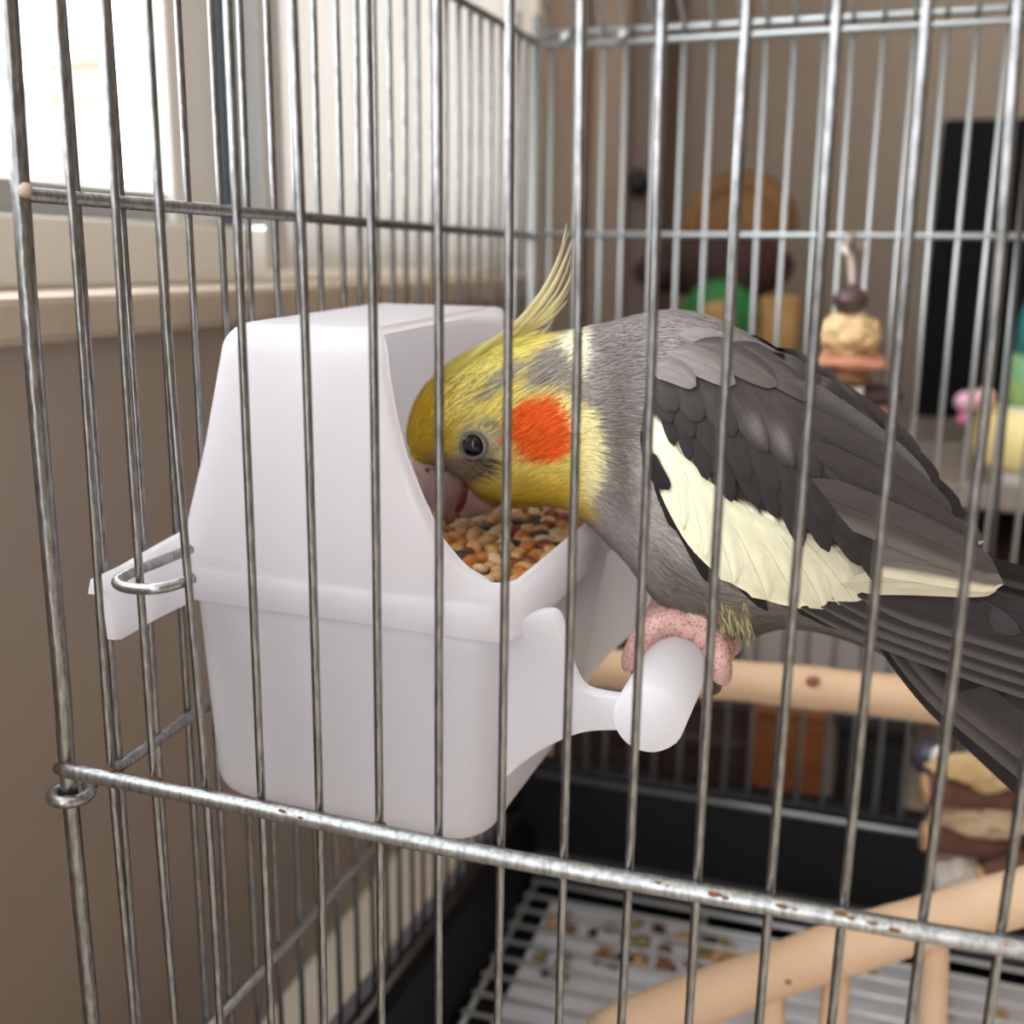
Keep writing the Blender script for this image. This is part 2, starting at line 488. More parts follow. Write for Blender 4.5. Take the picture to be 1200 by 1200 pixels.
# things in the lower part of the sideboard
M_ORW = mat('orange_brown_wood', srgb(150, 88, 46), .5, 0, noise=(14, srgb(124, 70, 36), .9, (1, 1, 5)))
def pxbox(name, q0, q1, Y, d, m, label, cat, bev=.004):
    a = U(*q0, 1, Y); b = U(*q1, 1, Y)
    return tag(boxobj(name, (a[0], Y, min(a[2], b[2])), (b[0], Y + d, max(a[2], b[2])), m, None, bev), label, cat)
for nm, q0, q1, m, lb, ct in [
        ('wooden_box', (884, 822), (976, 0), M_ORW, 'orange-brown wooden box standing behind the black tray', 'box'),
        ('storage_bag', (984, 840), (1072, 0), mat('black_fabric', srgb(22, 20, 22), .8), 'black fabric bag beside the orange-brown box', 'bag'),
        ('storage_chest', (646, 838), (876, 0), mat('dark_chest_wood', srgb(58, 40, 33), .6, 0, noise=(10, srgb(46, 31, 26), .8)), 'dark brown chest left of the orange-brown box', 'chest')]:
    a = U(q0[0], q0[1], 1, YS - .06); b = U(q1[0], q0[1], 1, YS - .06)
    th = empty(nm, ((a[0] + b[0]) / 2, YS - .02, FZ)); tag(th, lb, ct)
    boxobj('body', (a[0], YS - .06, FZ), (b[0], YS - .002, a[2] - .012), m, th, .006 if ct == 'bag' else .002)
    boxobj('lid', (a[0] - .002, YS - .062, a[2] - .012), (b[0] + .002, YS - .001, a[2]), m, th, .004)

# black screen on the sideboard
M_SCREEN = mat('black_screen', srgb(8, 8, 10), .6, spec=.1)
Yk = .70
a = U(1107, 140, 1, Yk)
scr = tag(empty('screen', (a[0] + .17, Yk + .02, zt)), 'black upright screen standing on the grey sideboard', 'screen')
zb = zt + .02
boxobj('panel', (a[0], Yk, zb), (a[0] + .36, Yk + .018, a[2]), M_SCREEN, scr, .002)
boxobj('foot', (a[0] + .06, Yk - .03, zt), (a[0] + .30, Yk + .05, zt + .022), M_SCREEN, scr, .003)

# ornament: ochre arch over a maroon body, green disc, tan block
Yo = .66
M_OCHRE = mat('ochre_felt', srgb(126, 90, 48), .8, 0, noise=(25, srgb(92, 62, 34), .9))
M_MAROON = mat('maroon_felt', srgb(62, 28, 26), .8, 0, noise=(25, srgb(38, 18, 18), .9))
M_GREEN = mat('green_disc_paint', srgb(26, 104, 46), .6)
M_TAN = mat('tan_block', srgb(176, 138, 84), .7, 0, noise=(30, srgb(150, 112, 62), .8))
orn = tag(empty('ornament', (U(860, 300, 1, Yo)[0], Yo, zt)), 'ochre and maroon ornament with a green disc behind the back wires', 'ornament')
c = U(866, 268, 1, Yo); k = np.linalg.norm(U(867, 268, 1, Yo) - c)
P = [c + np.array([math.cos(t) * 52 * k, 0, math.sin(t) * 50 * k]) for t in np.linspace(-.1, PI + .1, 24)]
V, F = tube(P, [16 * k] * 24, 10); obj('arch', V, F, M_OCHRE, orn)
P = [c + np.array([math.cos(t) * 62 * k, .006, math.sin(t) * 62 * k]) for t in np.linspace(.1, PI - .1, 20)]
V, F = tube(P, [6 * k] * 20, 8); obj('arch_trim', V, F, mat('olive_trim', srgb(88, 80, 28), .8), orn)
V, F = blob((50 * k, .016, 50 * k), U(866, 268, 1, Yo), 3, .05, 2, 9); obj('dome', V, F, M_OCHRE, orn)
V, F = blob((78 * k, .03, 46 * k), U(850, 312, 1, Yo), 3, .08, 2, 3); obj('body', V, F, M_MAROON, orn)
V, F = blob((34 * k, .025, 24 * k), U(775, 318, 1, Yo), 3, .1, 2, 5); obj('body_lobe', V, F, M_MAROON, orn)
g = U(842, 372, 1, Yo - .03)
V, F = lathe([(.1 * k, -.006), (42 * k, -.006), (44 * k, 0), (42 * k, .006), (.1 * k, .006)], 28)
V = [(g[0] + x, g[1] + z, g[2] + y) for x, y, z in V]; obj('disc', V, F, M_GREEN, orn)
V, F = lathe([(.1 * k, -.007), (20 * k, -.007), (20 * k, -.004), (.1 * k, -.004)], 20)
V = [(g[0] + x, g[1] + z - .001, g[2] + y) for x, y, z in V]; obj('disc_centre', V, F, M_TAN, orn)
a = U(888, 345, 1, Yo - .02); b = U(932, 430, 1, Yo - .02)
boxobj('block', (a[0], Yo - .02, b[2]), (b[0], Yo + .01, a[2]), M_TAN, orn, .006)
boxobj('stand', (U(800, 420, 1, Yo)[0], Yo - .02, zt), (U(930, 420, 1, Yo)[0], Yo + .03, b[2] + .004), M_MAROON, orn, .004)

# teal and yellow drink bottle with a pink figure
Yt = .56
c = U(1212, 552, 1, Yt); k = np.linalg.norm(U(1213, 552, 1, Yt) - c)
bot = tag(empty('drink_bottle', (c[0], Yt, zt)), 'teal and yellow plastic bottle with pink figure on the grey sideboard', 'bottle')
M_TEAL = mat('teal_plastic', srgb(44, 120, 132), .25, 0, noise=(40, srgb(70, 150, 146), .7), coat=.4)
M_LABEL = mat('green_label', srgb(92, 158, 122), .5, 0, noise=(60, srgb(168, 196, 120), .6))
M_YEL = mat('yellow_plastic', srgb(244, 226, 158), .4)
M_PINK = mat('pink_plastic', srgb(236, 180, 202), .4)
M_WHT = mat('white_base_plastic', srgb(232, 228, 222), .5)
zz = lambda py: U(1212, py, 1, Yt)[2] - zt
def lz(prof, m, name, parent=bot):
    V, F = lathe([(r * k, z) for r, z in prof], 32, (c[0], Yt, zt)); return obj(name, V, F, m, parent)
lz([(.1, 0), (52, 0), (54, .004), (54, max(zz(545), .008)), (.1, max(zz(545), .008))], M_WHT, 'base')
lz([(.1, zz(546)), (66, zz(546)), (72, zz(538)), (78, zz(520)), (76, zz(484)), (70, zz(480)), (.1, zz(480))], M_YEL, 'cup')
lz([(.1, zz(480)), (47, zz(480)), (46, zz(476)), (.1, zz(476))], M_WHT, 'collar')
lz([(.1, zz(476)), (45, zz(476)), (42, zz(415)), (.1, zz(415))], M_LABEL, 'label_band')
lz([(.1, zz(415)), (42, zz(415)), (38, zz(370)), (30, zz(335)), (20, zz(318)), (.1, zz(315))], M_TEAL, 'dome')
pk = empty('figure', (0, 0, 0), bot); pk.matrix_parent_inverse = Matrix.Translation(-bot.location)
f0 = U(1133, 470, 1, Yt - .02)
for dx, dz, r_, m, nm in [(0, 0, 15, M_PINK, 'body'), (20, -4, 14, mat('pale_pink_plastic', srgb(238, 190, 190), .4), 'head'), (-3, 20, 9, mat('hot_pink_plastic', srgb(214, 120, 160), .4), 'foot')]:
    q = U(1133 + dx, 470 + dz, 1, Yt - .02)
    V, F = blob((r_ * k, r_ * k, r_ * k * .9), q, 2, .05); obj(nm, V, F, m, pk)

# ------------------------------------------------------------------ the cage
cage = tag(empty('birdcage', (.2, .17, FZ)), 'large galvanised wire birdcage filling the whole view', 'birdcage')
D = .338
def sideX(y): return .0045 + (.026 - .0045) * y / D
ZTOP = .2357; ZBOT = -.178
# front wires: (x at y=0, x at y=400, x at the bar, bar y, x at y=1200), measured on the front plane
FW = [(67, 96, 130, 911, 157), (122, 144, 181, 922, 205), (173, 196, 243, 936, 258),
      (267, 284, 307, 950, 318), (343, 358.5, 375, 963, 380), (430, 438, 445, 976, 447), (513, 515, 514, 991, 514),
      (598, 596, 587, 1003, 583), (682, 678, 660, 1016, 655), (777, 765, 737, 1030, 728), (877, 853, 816, 1045, 805),
      (983, 955, 901, 1058, 888), (1088, 1055, 987, 1074, 972), (1195, 1165, 1080, 1091, 1065), (1306, 1274, 1171, 1106, 1153),
      (1418, 1384, 1268, 1122, 1247), (1534, 1496, 1368, 1138, 1345)]

def ext(P, ztop, zbot):
    """carry the first and last segment of a wire on to given heights"""
    P = [np.array(p) for p in P]
    d = P[0] - P[1]; P.insert(0, P[0] + d * (ztop - P[0][2]) / d[2])
    d = P[-1] - P[-2]; P.append(P[-1] + d * (zbot - P[-1][2]) / d[2])
    return P
for a, b, cc, yb, e in FW:
    P = [U(a, 0, 1, 0), U(b, 400, 1, 0), U(cc, yb, 1, 0)]
    d_ = (U(e, 1200, 1, 0) - P[-1]) if e < 800 else (P[-1] - P[-2])      # lower run of the wire
    P.append(P[-1] + d_ * (ZBOT - P[-1][2]) / d_[2]); d_ = P[0] - P[1]; P.insert(0, P[0] + d_ * (ZTOP - P[0][2]) / d_[2])
    P = np.array(P); zq = np.linspace(ZTOP, ZBOT, 26)
    P = np.stack([np.interp(-zq, -P[:, 2], P[:, 0]), zq * 0, zq], 1)
    for _ in range(2): P[1:-1, 0] = (P[:-2, 0] + 2 * P[1:-1, 0] + P[2:, 0]) / 4
    V, F = tube(P, .00099, 12)
    obj('wire', V, F, M_WIRE, cage)
for i in range(11):                                 # the panel goes on beyond the picture
    x = U(1368, 1138, 1, 0)[0] + .015 * (i + 1)
    V, F = tube([(x, 0, ZTOP), (x, 0, ZBOT)], .00099, 12); obj('wire', V, F, M_WIRE, cage)
P = catmull(ext([U(10, 0, 1, 0), U(37, 400, 1, 0), U(72, 800, 1, 0), U(79, 900, 1, 0), U(108, 1200, 1, 0)], ZTOP, ZBOT), 30)
V, F = tube(P, .0021, 14); obj('corner_post', V, F, M_POST, cage)
POST0 = U(83, 925, 1, 0)
# front bar, lying in front of the wires
bp_ = [U(x, y, 1, -.0026) for x, y in ((66, 900), (150, 917), (310, 949), (515, 991), (737, 1032), (900, 1060), (1080, 1092), (1400, 1146))] + [np.array([.42, -.0026, U(1400, 1146, 1, -.0026)[2]])]
V, F = tube(catmull(bp_, 40), [.0014] + [.0021] * 39, 16); obj('front_bar', V, F, M_BAR, cage)
M_RUST = mat('rust_bloom', srgb(128, 78, 40), .9, 0, noise=(400, srgb(84, 48, 26), .9), bump=(900, .6, .0006))
# rust blooms: weld collars at the joints and flakes on the bar
for a, b, cc, yb, e in FW[:6]:
    q = U(cc, yb - 9, 1, -.0006)
    V, F = blob((.0017, .0012, .0008), q, 2, .22, 3, int(cc)); obj('rust_spot', V, F, M_RUST, cage)
for x, y, rx in ((771, 1034, 4), (782, 1038, 2), (838, 1048, 9), (850, 1052, 5), (916, 1062, 8), (932, 1066, 4), (985, 1070, 9), (997, 1076, 5), (1022, 1082, 7), (1048, 1090, 8), (330, 950, 4), (352, 958, 3), (78, 893, 8)):
    q = U(x, y, 1, -.0046 if x > 100 else -.0012); kk = np.linalg.norm(U(x + 1, y, 1, -.0044) - U(x, y, 1, -.0044))
    V, F = blob((rx * kk, .0004, rx * kk * .38), q, 2, .3, 4, x); obj('rust_spot', V, F, M_RUST, cage)
# left side panel
def sp(y, z): return np.array([sideX(y), y, z])
ys = [.0182, .0332, .0488, .0610, .0757, .0898, .1037, .1172, .1311, .1455, .1596, .1721, .1838, .197, .2078, .2207, .2343, .2469, .2592, .2705, .2834, .2955, .3065, .318, .330]
for i, y in enumerate(ys):
    P = [sp(y, ZTOP) + (-.0012, 0, 0), sp(y, .06) + (-.0012 + .0006 * math.sin(i * 2.3), .0005 * math.sin(i * 1.7), 0), sp(y, ZBOT) + (-.0012, 0, 0)]
    V, F = tube(catmull(P, 8), .00105, 10); obj('wire', V, F, M_WIRE, cage)
def rail(P, r, m, name='cross_bar', segs=10):
    V, F = tube(P, r, segs); return obj(name, V, F, m, cage)
rail([sp(.0, .1446), sp(D, .1432)], .0017, M_POST, segs=12)
V, F = blob((.0018, .0012, .0018), U(30, 223, 1, -.0022), 2, .15, 3, 2); obj('weld_spot', V, F, mat('weld_dust', srgb(176, 158, 140), .8, .3, bump=(1500, .8, .0006)), cage)
rail([sp(.0, ZTOP), sp(D, ZTOP)], .0017, M_BAR)
rail([sp(.004, -.1105), sp(D, -.1025)], .0018, M_BAR)
rail([sp(.004, ZBOT), sp(D, ZBOT)], .0016, M_BAR)
# lower side bar ends in an eye around the corner post
ey = [POST0 + np.array([.0046 * math.cos(t), .0046 * math.sin(t), -.0012]) for t in np.linspace(PI * .42, PI * .42 - 2 * PI * .9, 26)]
ey = [sp(D, .0005), sp(.15, -.0005), sp(.05, -.0022), sp(.02, -.0042)] + ey
rail(ey, .0017, M_BAR, 'eye_bar', 12)
# back panel
BWX = [.0355, .0490, .0621, .0730, .0870, .1007, .1145, .1276, .139, .1518, .1655, .1772, .1906, .2038, .2168, .2296, .2422, .2547, .268, .281, .294, .307, .320, .333, .346]
for i, x in enumerate(BWX):
    P = [(x - .0015, D, ZTOP), (x + .0006 * math.sin(i * 1.9), D, .08), (x, D, -.157)]
    V, F = tube(P, .00125, 8); obj('wire', V, F, M_FAR, cage)
    P = catmull([(x - .0015, D + .003, ZTOP + .001), (x - .004, D - .03, ZTOP + .030), (x - .006, D - .09, ZTOP + .055)], 8)
    V, F = tube(P, .0011, 6); obj('roof_wire', V, F, M_FAR, cage)
V, F = tube([(.0262, D, ZTOP + .012), (.0265, D, -.157)], .0023, 10); obj('corner_post', V, F, M_FAR, cage)
V, F = tube([(.0205, D - .012, ZTOP + .012), (.0205, D - .012, -.157)], .0015, 10); obj('corner_post', V, F, M_FAR, cage)
rail([(.026, D, .1440), (.42, D, .1450)], .0016, M_FAR)
rail([(.030, D - .001, ZTOP - .002), (.42, D - .001, ZTOP + .001)], .0017, M_FAR)
rail([(.030, D + .001, ZTOP + .0035), (.42, D + .001, ZTOP + .0065)], .0017, M_FAR)
rail([(.034, D - .002, -.0935), (.42, D - .002, -.0900)], .0016, M_FAR)
rail([(.034, D - .002, -.1535), (.42, D - .002, -.1550)], .0016, M_FAR)
for x in (.042, .0705):
    V, F = tube([(x - .003, D, ZTOP - .002), (x, D - .004, ZTOP + .001), (x + .003, D, ZTOP + .004)], .0022, 8); obj('clip', V, F, M_FAR, cage)

# ------------------------------------------------------------------ black tray, paper and floor grate
tray = tag(empty('cage_tray', (.2, .2, FZ)), 'deep black plastic tray under the cage floor', 'tray')
TZ = -.157
def prism(poly, y0, y1, name, m, parent):      # XZ outline carried along Y, following the slant of the side panel
    n = len(poly)
    V = [(x + sideX(y0) - .0045, y0, z) for x, z in poly] + [(x + sideX(y1) - .0045, y1, z) for x, z in poly]
    F = [tuple(range(n)), tuple(range(2 * n - 1, n - 1, -1))] + [(i, i + n, (i + 1) % n + n, (i + 1) % n) for i in range(n)]
    return obj(name, V, F, m, parent, smooth=False)
M_TRAYE = mat('tray_edge_window_sheen', srgb(120, 124, 136), .3)  # window sheen on the black plastic, painted as grey-blue
prism([(.010, -.184), (.019, -.215), (.019, FZ + .001), (.012, FZ + .001), (.006, -.190), (-.004, -.190), (-.004, -.184)], -.01, D + .012, 'side_wall', M_BLACK, tray)
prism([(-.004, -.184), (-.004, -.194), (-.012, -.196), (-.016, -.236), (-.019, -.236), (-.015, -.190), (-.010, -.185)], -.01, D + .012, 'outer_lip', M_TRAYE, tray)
boxobj('back_wall', (.012, D - .002, FZ + .001), (.44, D + .012, TZ + .010), M_BLACK, tray, .002)
boxobj('wall_ledge', (.034, D - .018, -.2085), (.44, D - .002, -.2005), mat('grey_ledge', srgb(96, 96, 100), .4, .3), tray, .002)
boxobj('tray_bottom', (.030, -.01, FZ + .001), (.44, D - .002, -.222), M_BLACK, tray)
boxobj('tray_paper', (.050, .0, -.222), (.43, D - .020, -.2205), M_PAPER, None)
tag(bpy.data.objects['tray_paper'], 'pale paper sheet lining the bottom of the black tray', 'paper')
gr = tag(empty('floor_grate', (.2, .18, -.205)), 'pale wire floor grate lying in the black tray', 'grate')
for i in range(17):
    y = .310 - i * .0142
    V, F = tube([(.040, y, -.205), (.43, y, -.205)], .0012, 8); obj('wire', V, F, M_GRATE, gr)
for x in (.042, .136, .255, .37):
    V, F = tube([(x, .314, -.2075), (x, .075, -.2075)], .0014, 8); obj('cross_wire', V, F, M_GRATE, gr)
# fallen seeds, husks and droppings on the paper
bm_kinds = [('brown seed husk', srgb(126, 82, 50)), ('dark seed husk', srgb(50, 42, 42)), ('olive dropping', srgb(140, 126, 76)), ('tan seed husk', srgb(186, 148, 96))]
hm = [mat(n.replace(' ', '_'), c_, .8, 0, bump=(500, .6, .001)) for n, c_ in bm_kinds]
protos = {}
for i in range(110):
    px = random.uniform(600, 1190); py = 1050 + abs(random.gauss(0, 45)) + (px - 600) * .045
    if i < 55: px, py = random.uniform(600, 860), random.uniform(1075, 1120) + (random.random() * 30)
    q = U(px, min(py, 1195), 2, -.2185)
    if not (.055 < q[0] < .42 and .03 < q[1] < .31): continue
    kd = i % 4
    if kd not in protos:
        V, F = blob((.0040, .0030, .0018), (0, 0, 0), 2, .3, 2.5, kd + 1)
        o = obj('seed_husk', V, F, hm[kd]); protos[kd] = o
    else:
        o = copy_obj(protos[kd])
    s = random.uniform(.7, 1.5)
    o.location = q; o.rotation_euler = (0, 0, random.uniform(0, 6)); o.scale = (s, s, s)
    tag(o, bm_kinds[kd][0] + ' fallen on the tray paper under the grate', 'seed husk', 'husks and droppings on the tray paper')

# ------------------------------------------------------------------ wooden perches
def dowel(P, r, n=24, segs=18, wob=.03, seed=1):
    rr = random.Random(seed)
    Pc = catmull(P, n)
    R = [r * (1 + wob * math.sin(i * .9 + seed) + wob * .6 * rr.uniform(-1, 1)) for i in range(n)]
    R[0] *= .9; R[-1] *= .9
    return tube(Pc, R, segs)
pr = tag(empty('wooden_perch', (.2, .24, -.043)), 'straight peeled wood perch crossing behind the bird', 'perch')
V, F = dowel([U(668, 779, 1, .24), U(900, 801, 1, .24), U(1100, 822, 1, .24), (.43, .24, -.0425)], .0090, 30, seed=3)
obj('dowel', V, F, M_WOOD, pr)
M_KNOT = mat('wood_knot', srgb(150, 92, 70), .7)
q = U(953, 798, 1, .2312); V, F = blob((.0030, .0007, .0024), q, 2, .2); obj('knot', V, F, M_KNOT, pr)
# low perch on pegs, slanting up to the right
ra = U(700, 1216, 1, .150); rb = U(985, 1112, 1, .165); rc = U(1215, 1046, 1, .185)
ra[2] = min(ra[2], -.150)
lp = tag(empty('wooden_perch_stand', tuple(rb * [1, 1, 0] + [0, 0, -.206])), 'slanting peeled wood perch standing on pegs at the front of the grate', 'perch')
rail_pts = [ra, rb, rc, rc + (rc - rb) * .6]
V, F = dowel(rail_pts, .0098, 30, seed=5); obj('rail', V, F, M_WOOD, lp)
RP = catmull(rail_pts, 200)
for px0, dxw in ((905, .004), (985, .0), (1098, .006)):
    i = int(np.argmin([abs(PX(p)[0] - px0) for p in RP])); t = RP[i]
    V, F = dowel([t - (0, 0, .003), (t[0] + dxw * .5, t[1], (t[2] - .2035) / 2), (t[0] + dxw, t[1], -.2035)], .0052, 8, 12, seed=px0)
    obj('peg', V, F, M_WOOD, lp)
i = int(np.argmin([abs(PX(p)[0] - 925) for p in RP]))
V, F = blob((.0013, .0006, .0012), RP[i] + (0, -.0096, 0), 2); obj('knot', V, F, M_KNOT, lp)

# ------------------------------------------------------------------ chew toys
Yh = .318
ht = tag(empty('hanging_toy', tuple(U(1000, 290, 1, Yh))), 'hanging chew toy with brown bead and loofah slice on metal hook', 'bird toy')
K = np.linalg.norm(U(1001, 400, 1, Yh) - U(1000, 400, 1, Yh))
hp = [U(*q, 1, Yh + dy) for q, dy in (((1012, 292), .024), ((1004, 276), .022), ((994, 280), .012), ((990, 292), .0), ((997, 305), 0), ((999, 335), 0))]
V, F = tube(catmull(hp, 26), 4.4 * K, 10); obj('hook', V, F, mat('pinkish_hook_metal', srgb(206, 190, 182), .4, .5), ht)
V, F = blob((21 * K, 21 * K, 17 * K), U(997, 352, 1, Yh), 3); obj('bead', V, F, mat('dark_brown_bead', srgb(70, 50, 48), .35), ht)
M_LOOF = mat('loofah', srgb(228, 200, 152), .9, 0, noise=(120, srgb(196, 160, 108), .9), bump=(260, .9, .003))
V, F = blob((36 * K, 32 * K, 27 * K), U(995, 392, 1, Yh), 4, .22, 3.0, 4); obj('loofah_slice', V, F, M_LOOF, ht)
V, F = blob((41 * K, 34 * K, 11 * K), U(997, 424, 1, Yh), 3, .22, 2.5, 4); obj('disc', V, F, mat('orange_brown_disc', srgb(188, 128, 100), .7), ht)
V, F = blob((28 * K, 26 * K, 12 * K), U(993, 442, 1, Yh), 3, .2, 3, 6); obj('loofah_slice', V, F, mat('brown_bark', srgb(120, 84, 54), .85), ht)
V, F = blob((9 * K, 9 * K, 12 * K), U(1004, 458, 1, Yh), 2); obj('bead', V, F, mat('white_bead', srgb(226, 222, 218), .4), ht)
V, F = blob((34 * K, 28 * K, 13 * K), U(1026, 462, 1, Yh + .01), 3, .1, 2, 2); obj('disc', V, F, mat('dark_maroon_disc', srgb(64, 44, 44), .7), ht)
V, F = blob((26 * K, 24 * K, 12 * K), U(1024, 482, 1, Yh + .01), 3, .1, 2, 3); obj('disc', V, F, mat('pinkish_wood_disc', srgb(178, 128, 106), .7), ht)

Yc = .275
ct = tag(empty('chew_block_toy', tuple(U(1150, 950, 1, Yc))), 'stack of bark-covered wood chunks and loofah beside the tail', 'bird toy')
K = np.linalg.norm(U(1151, 950, 1, Yc) - U(1150, 950, 1, Yc))
M_BARK = mat('brown_bark_chunk', srgb(122, 84, 70), .85, 0, noise=(70, srgb(92, 60, 50), .9), bump=(150, .5, .002))
M_CUT = mat('cut_wood_end', srgb(220, 176, 130), .7)
def log(px0, py0, px1, py1, r, y, m=M_BARK, seed=1):
    P = [U(px0, py0, 1, y), U(px1, py1, 1, y + .012)]
    V, F = dowel(P, r * K, 10, 14, .05, seed); o = obj('wood_chunk', V, F, m, ct)
    d = (P[0] - P[1]) / np.linalg.norm(P[0] - P[1])
    V, F = tube([P[0] - d * .001, P[0] + d * .0008], r * K * .93, 14); obj('cut_end', V, F, M_CUT, o)
log(1084, 925, 1260, 935, 22, Yc, seed=2)
log(1084, 980, 1240, 1002, 20, Yc, seed=3)
log(1150, 1030, 1290, 990, 18, Yc - .012, seed=4)
for px, py, rx, rz, s, m in [(1150, 905, 58, 22, 1, M_LOOF), (1195, 900, 50, 24, 5, M_LOOF), (1150, 960, 60, 22, 2, mat('pale_loofah', srgb(224, 206, 178), .9, 0, noise=(120, srgb(198, 168, 128), .9), bump=(260, .9, .003))),
                          (1120, 1022, 32, 26, 3, mat('white_fibre', srgb(226, 216, 206), .9, bump=(300, .8, .003)))]:
    V, F = blob((rx * K, 26 * K, rz * K), U(px, py, 1, Yc + .004), 4, .22, 3.2, s); obj('loofah_slice', V, F, m, ct)
V, F = blob((27 * K, 25 * K, 26 * K), U(1093, 890, 1, Yc + .02), 3); obj('bead', V, F, mat('purple_grey_bead', srgb(66, 60, 74), .4), ct)
V, F = blob((11 * K, 6 * K, 17 * K), U(1100, 888, 1, Yc + .008), 2); obj('bead', V, F, mat('white_chip', srgb(230, 228, 226), .4), ct)
V, F = tube([U(1150, 880, 1, Yc + .004), U(1150, 800, 1, Yc + .004), np.array([U(1150, 800, 1, Yc + .004)[0], D - .004, .2])], .0012, 6); obj('cord', V, F, M_DARK, ct)

# ------------------------------------------------------------------ the white feeder
FO = np.array([.0075, .0400]); ax = np.array([1, -.0636]); ax /= np.linalg.norm(ax); ay = np.array([.0636, 1.0]); ay /= np.linalg.norm(ay)
TILT = .035
def FL(a, b, z):
    p = FO + ax * a + ay * b
    return np.array([p[0], p[1], z + TILT * b])
def toF(P):
    d = np.array(P[:2]) - FO
    return d @ ax, d @ ay, P[2] - TILT * (d @ ay)
feeder = tag(empty('bird_feeder', tuple(FL(.05, .05, -.02))), 'white plastic hooded seed feeder hooked inside the left cage wall', 'feeder')
# footprint [a0, a1, b0, b1, corner radius] at heights
def lerp_tab(tab, z):
    zs = [t[0] for t in tab]
    return [np.interp(z, zs, [t[k] for t in tab]) for k in range(1, len(tab[0]))]
TUB = [(-.0275, .0050, .0940, .0062, .0980, .011), (.036, .0040, .1025, .0018, .1030, .011)]
HOOD = [(.037, .0022, .1045, .0, .1050, .009), (.046, .0020, .1050, .0, .1050, .009), (.052, .0020, .1050, .0005, .1045, .007), (.060, .0036, .1050, .001, .104, .007), (.080, .0080, .1030, .0035, .1010, .008), (.118, .0150, .0990, .0080, .0970, .008)]
open_px = [(448, 392), (450, 410), (456, 445), (467, 490), (481, 533), (504, 580), (529, 625), (556, 655), (585, 671), (612, 677)]
OC = []
for q in open_px:
    a_, b_, z_ = toF(U(*q, 1, .0425)); OC.append((z_, a_))
OC.sort()
LIPZ = OC[0][0]
def aopen(z): return float(np.interp(z, [c_[0] for c_ in OC], [c_[1] for c_ in OC]))
ZT = .1135
def ring_U(z, inset=0.0, ztab=None, closed=False):
    a0, a1, b0, b1, r = lerp_tab(HOOD, ztab if ztab is not None else z)
    a0 += inset; b0 += inset; b1 -= inset; r = max(r - inset * .5, .003)
    af = (a1 - r) if closed else min(aopen(ztab if ztab is not None else z), a1 - r)
    af -= inset * .6
    pts = []
    for t in np.linspace(0, 1, 16): pts.append((af + (a0 + r - af) * t, b0))
    for t in np.linspace(0, PI / 2, 8)[1:]: pts.append((a0 + r - r * math.sin(t), b0 + r - r * math.cos(t)))
    for t in np.linspace(0, 1, 10)[1:]: pts.append((a0, b0 + r + (b1 - b0 - 2 * r) * t))
    for t in np.linspace(0, PI / 2, 8)[1:]: pts.append((a0 + r - r * math.cos(t), b1 - r + r * math.sin(t)))
    for t in np.linspace(0, 1, 16)[1:]: pts.append((a0 + r + (af - a0 - r) * t, b1))
    front = []
    for t in np.linspace(0, PI / 2, 8)[1:]: front.append((a1 - r + r * math.sin(t), b1 - r + r * math.cos(t)))
    for t in np.linspace(0, 1, 8)[1:]: front.append((a1, b1 - r + (b0 + r - b1 + r) * t))
    for t in np.linspace(0, PI / 2, 8)[1:-1]: front.append((a1 - r + r * math.cos(t), b0 + r - r * math.sin(t)))
    return pts, front
V, F = [], []
p0, f0_ = ring_U(.046, closed=True)
NU, NF = len(p0), len(f0_)
prev = None
low = [(.0372, .0006), (.0380, 0.0), (.0455, 0.0), (.0463, .0008), (.0480, .0009), (LIPZ, .0006)]
rows = []
for z, ins in low:
    a0, a1, b0, b1, r = lerp_tab(HOOD, z)
    p, fr_ = ring_U(z, ins, closed=True)
    idx = []
    for a_, b_ in p + fr_:
        idx.append(len(V)); V.append(FL(a_, b_, z))
    rows.append(idx)
for i in range(len(rows) - 1):
    A, B = rows[i], rows[i + 1]; n = len(A)
    for k in range(n):
        k2 = (k + 1) % n; F.append((A[k2], A[k], B[k], B[k2]))
last = rows[-1][:NU]
zs_ = list(np.linspace(LIPZ, ZT - .007, 34)[1:])
urows = [last]
for z in zs_:
    p, _ = ring_U(z, .0006)
    idx = []
    for a_, b_ in p: idx.append(len(V)); V.append(FL(a_, b_, z))
    urows.append(idx)
for t in np.linspace(0, PI / 2, 8)[1:]:
    ins = .007 * (1 - math.cos(t)); z = ZT - .007 + .007 * math.sin(t)
    p, _ = ring_U(z, .0006 + ins, ztab=ZT - .007 + .004 * math.sin(t))
    idx = []
    for a_, b_ in p: idx.append(len(V)); V.append(FL(a_, b_, z))
    urows.append(idx)
for A, B in zip(urows[:-1], urows[1:]):
    for k in range(NU - 1): F.append((A[k + 1], A[k], B[k], B[k + 1]))
top = urows[-1]
h = NU // 2
for k in range(h):       # cap the roof with strips running from the near wall to the far wall
    a_, b_, c_, d_ = top[k], top[k + 1], top[NU - 2 - k], top[NU - 1 - k]
    if b_ == c_: F.append((d_, b_, a_))
    else: F.append((d_, c_, b_, a_))
hood = obj('hood', V, F, M_PLASTIC, feeder)
m_ = hood.modifiers.new('s', 'SOLIDIFY'); m_.thickness = .0020; m_.offset = -1
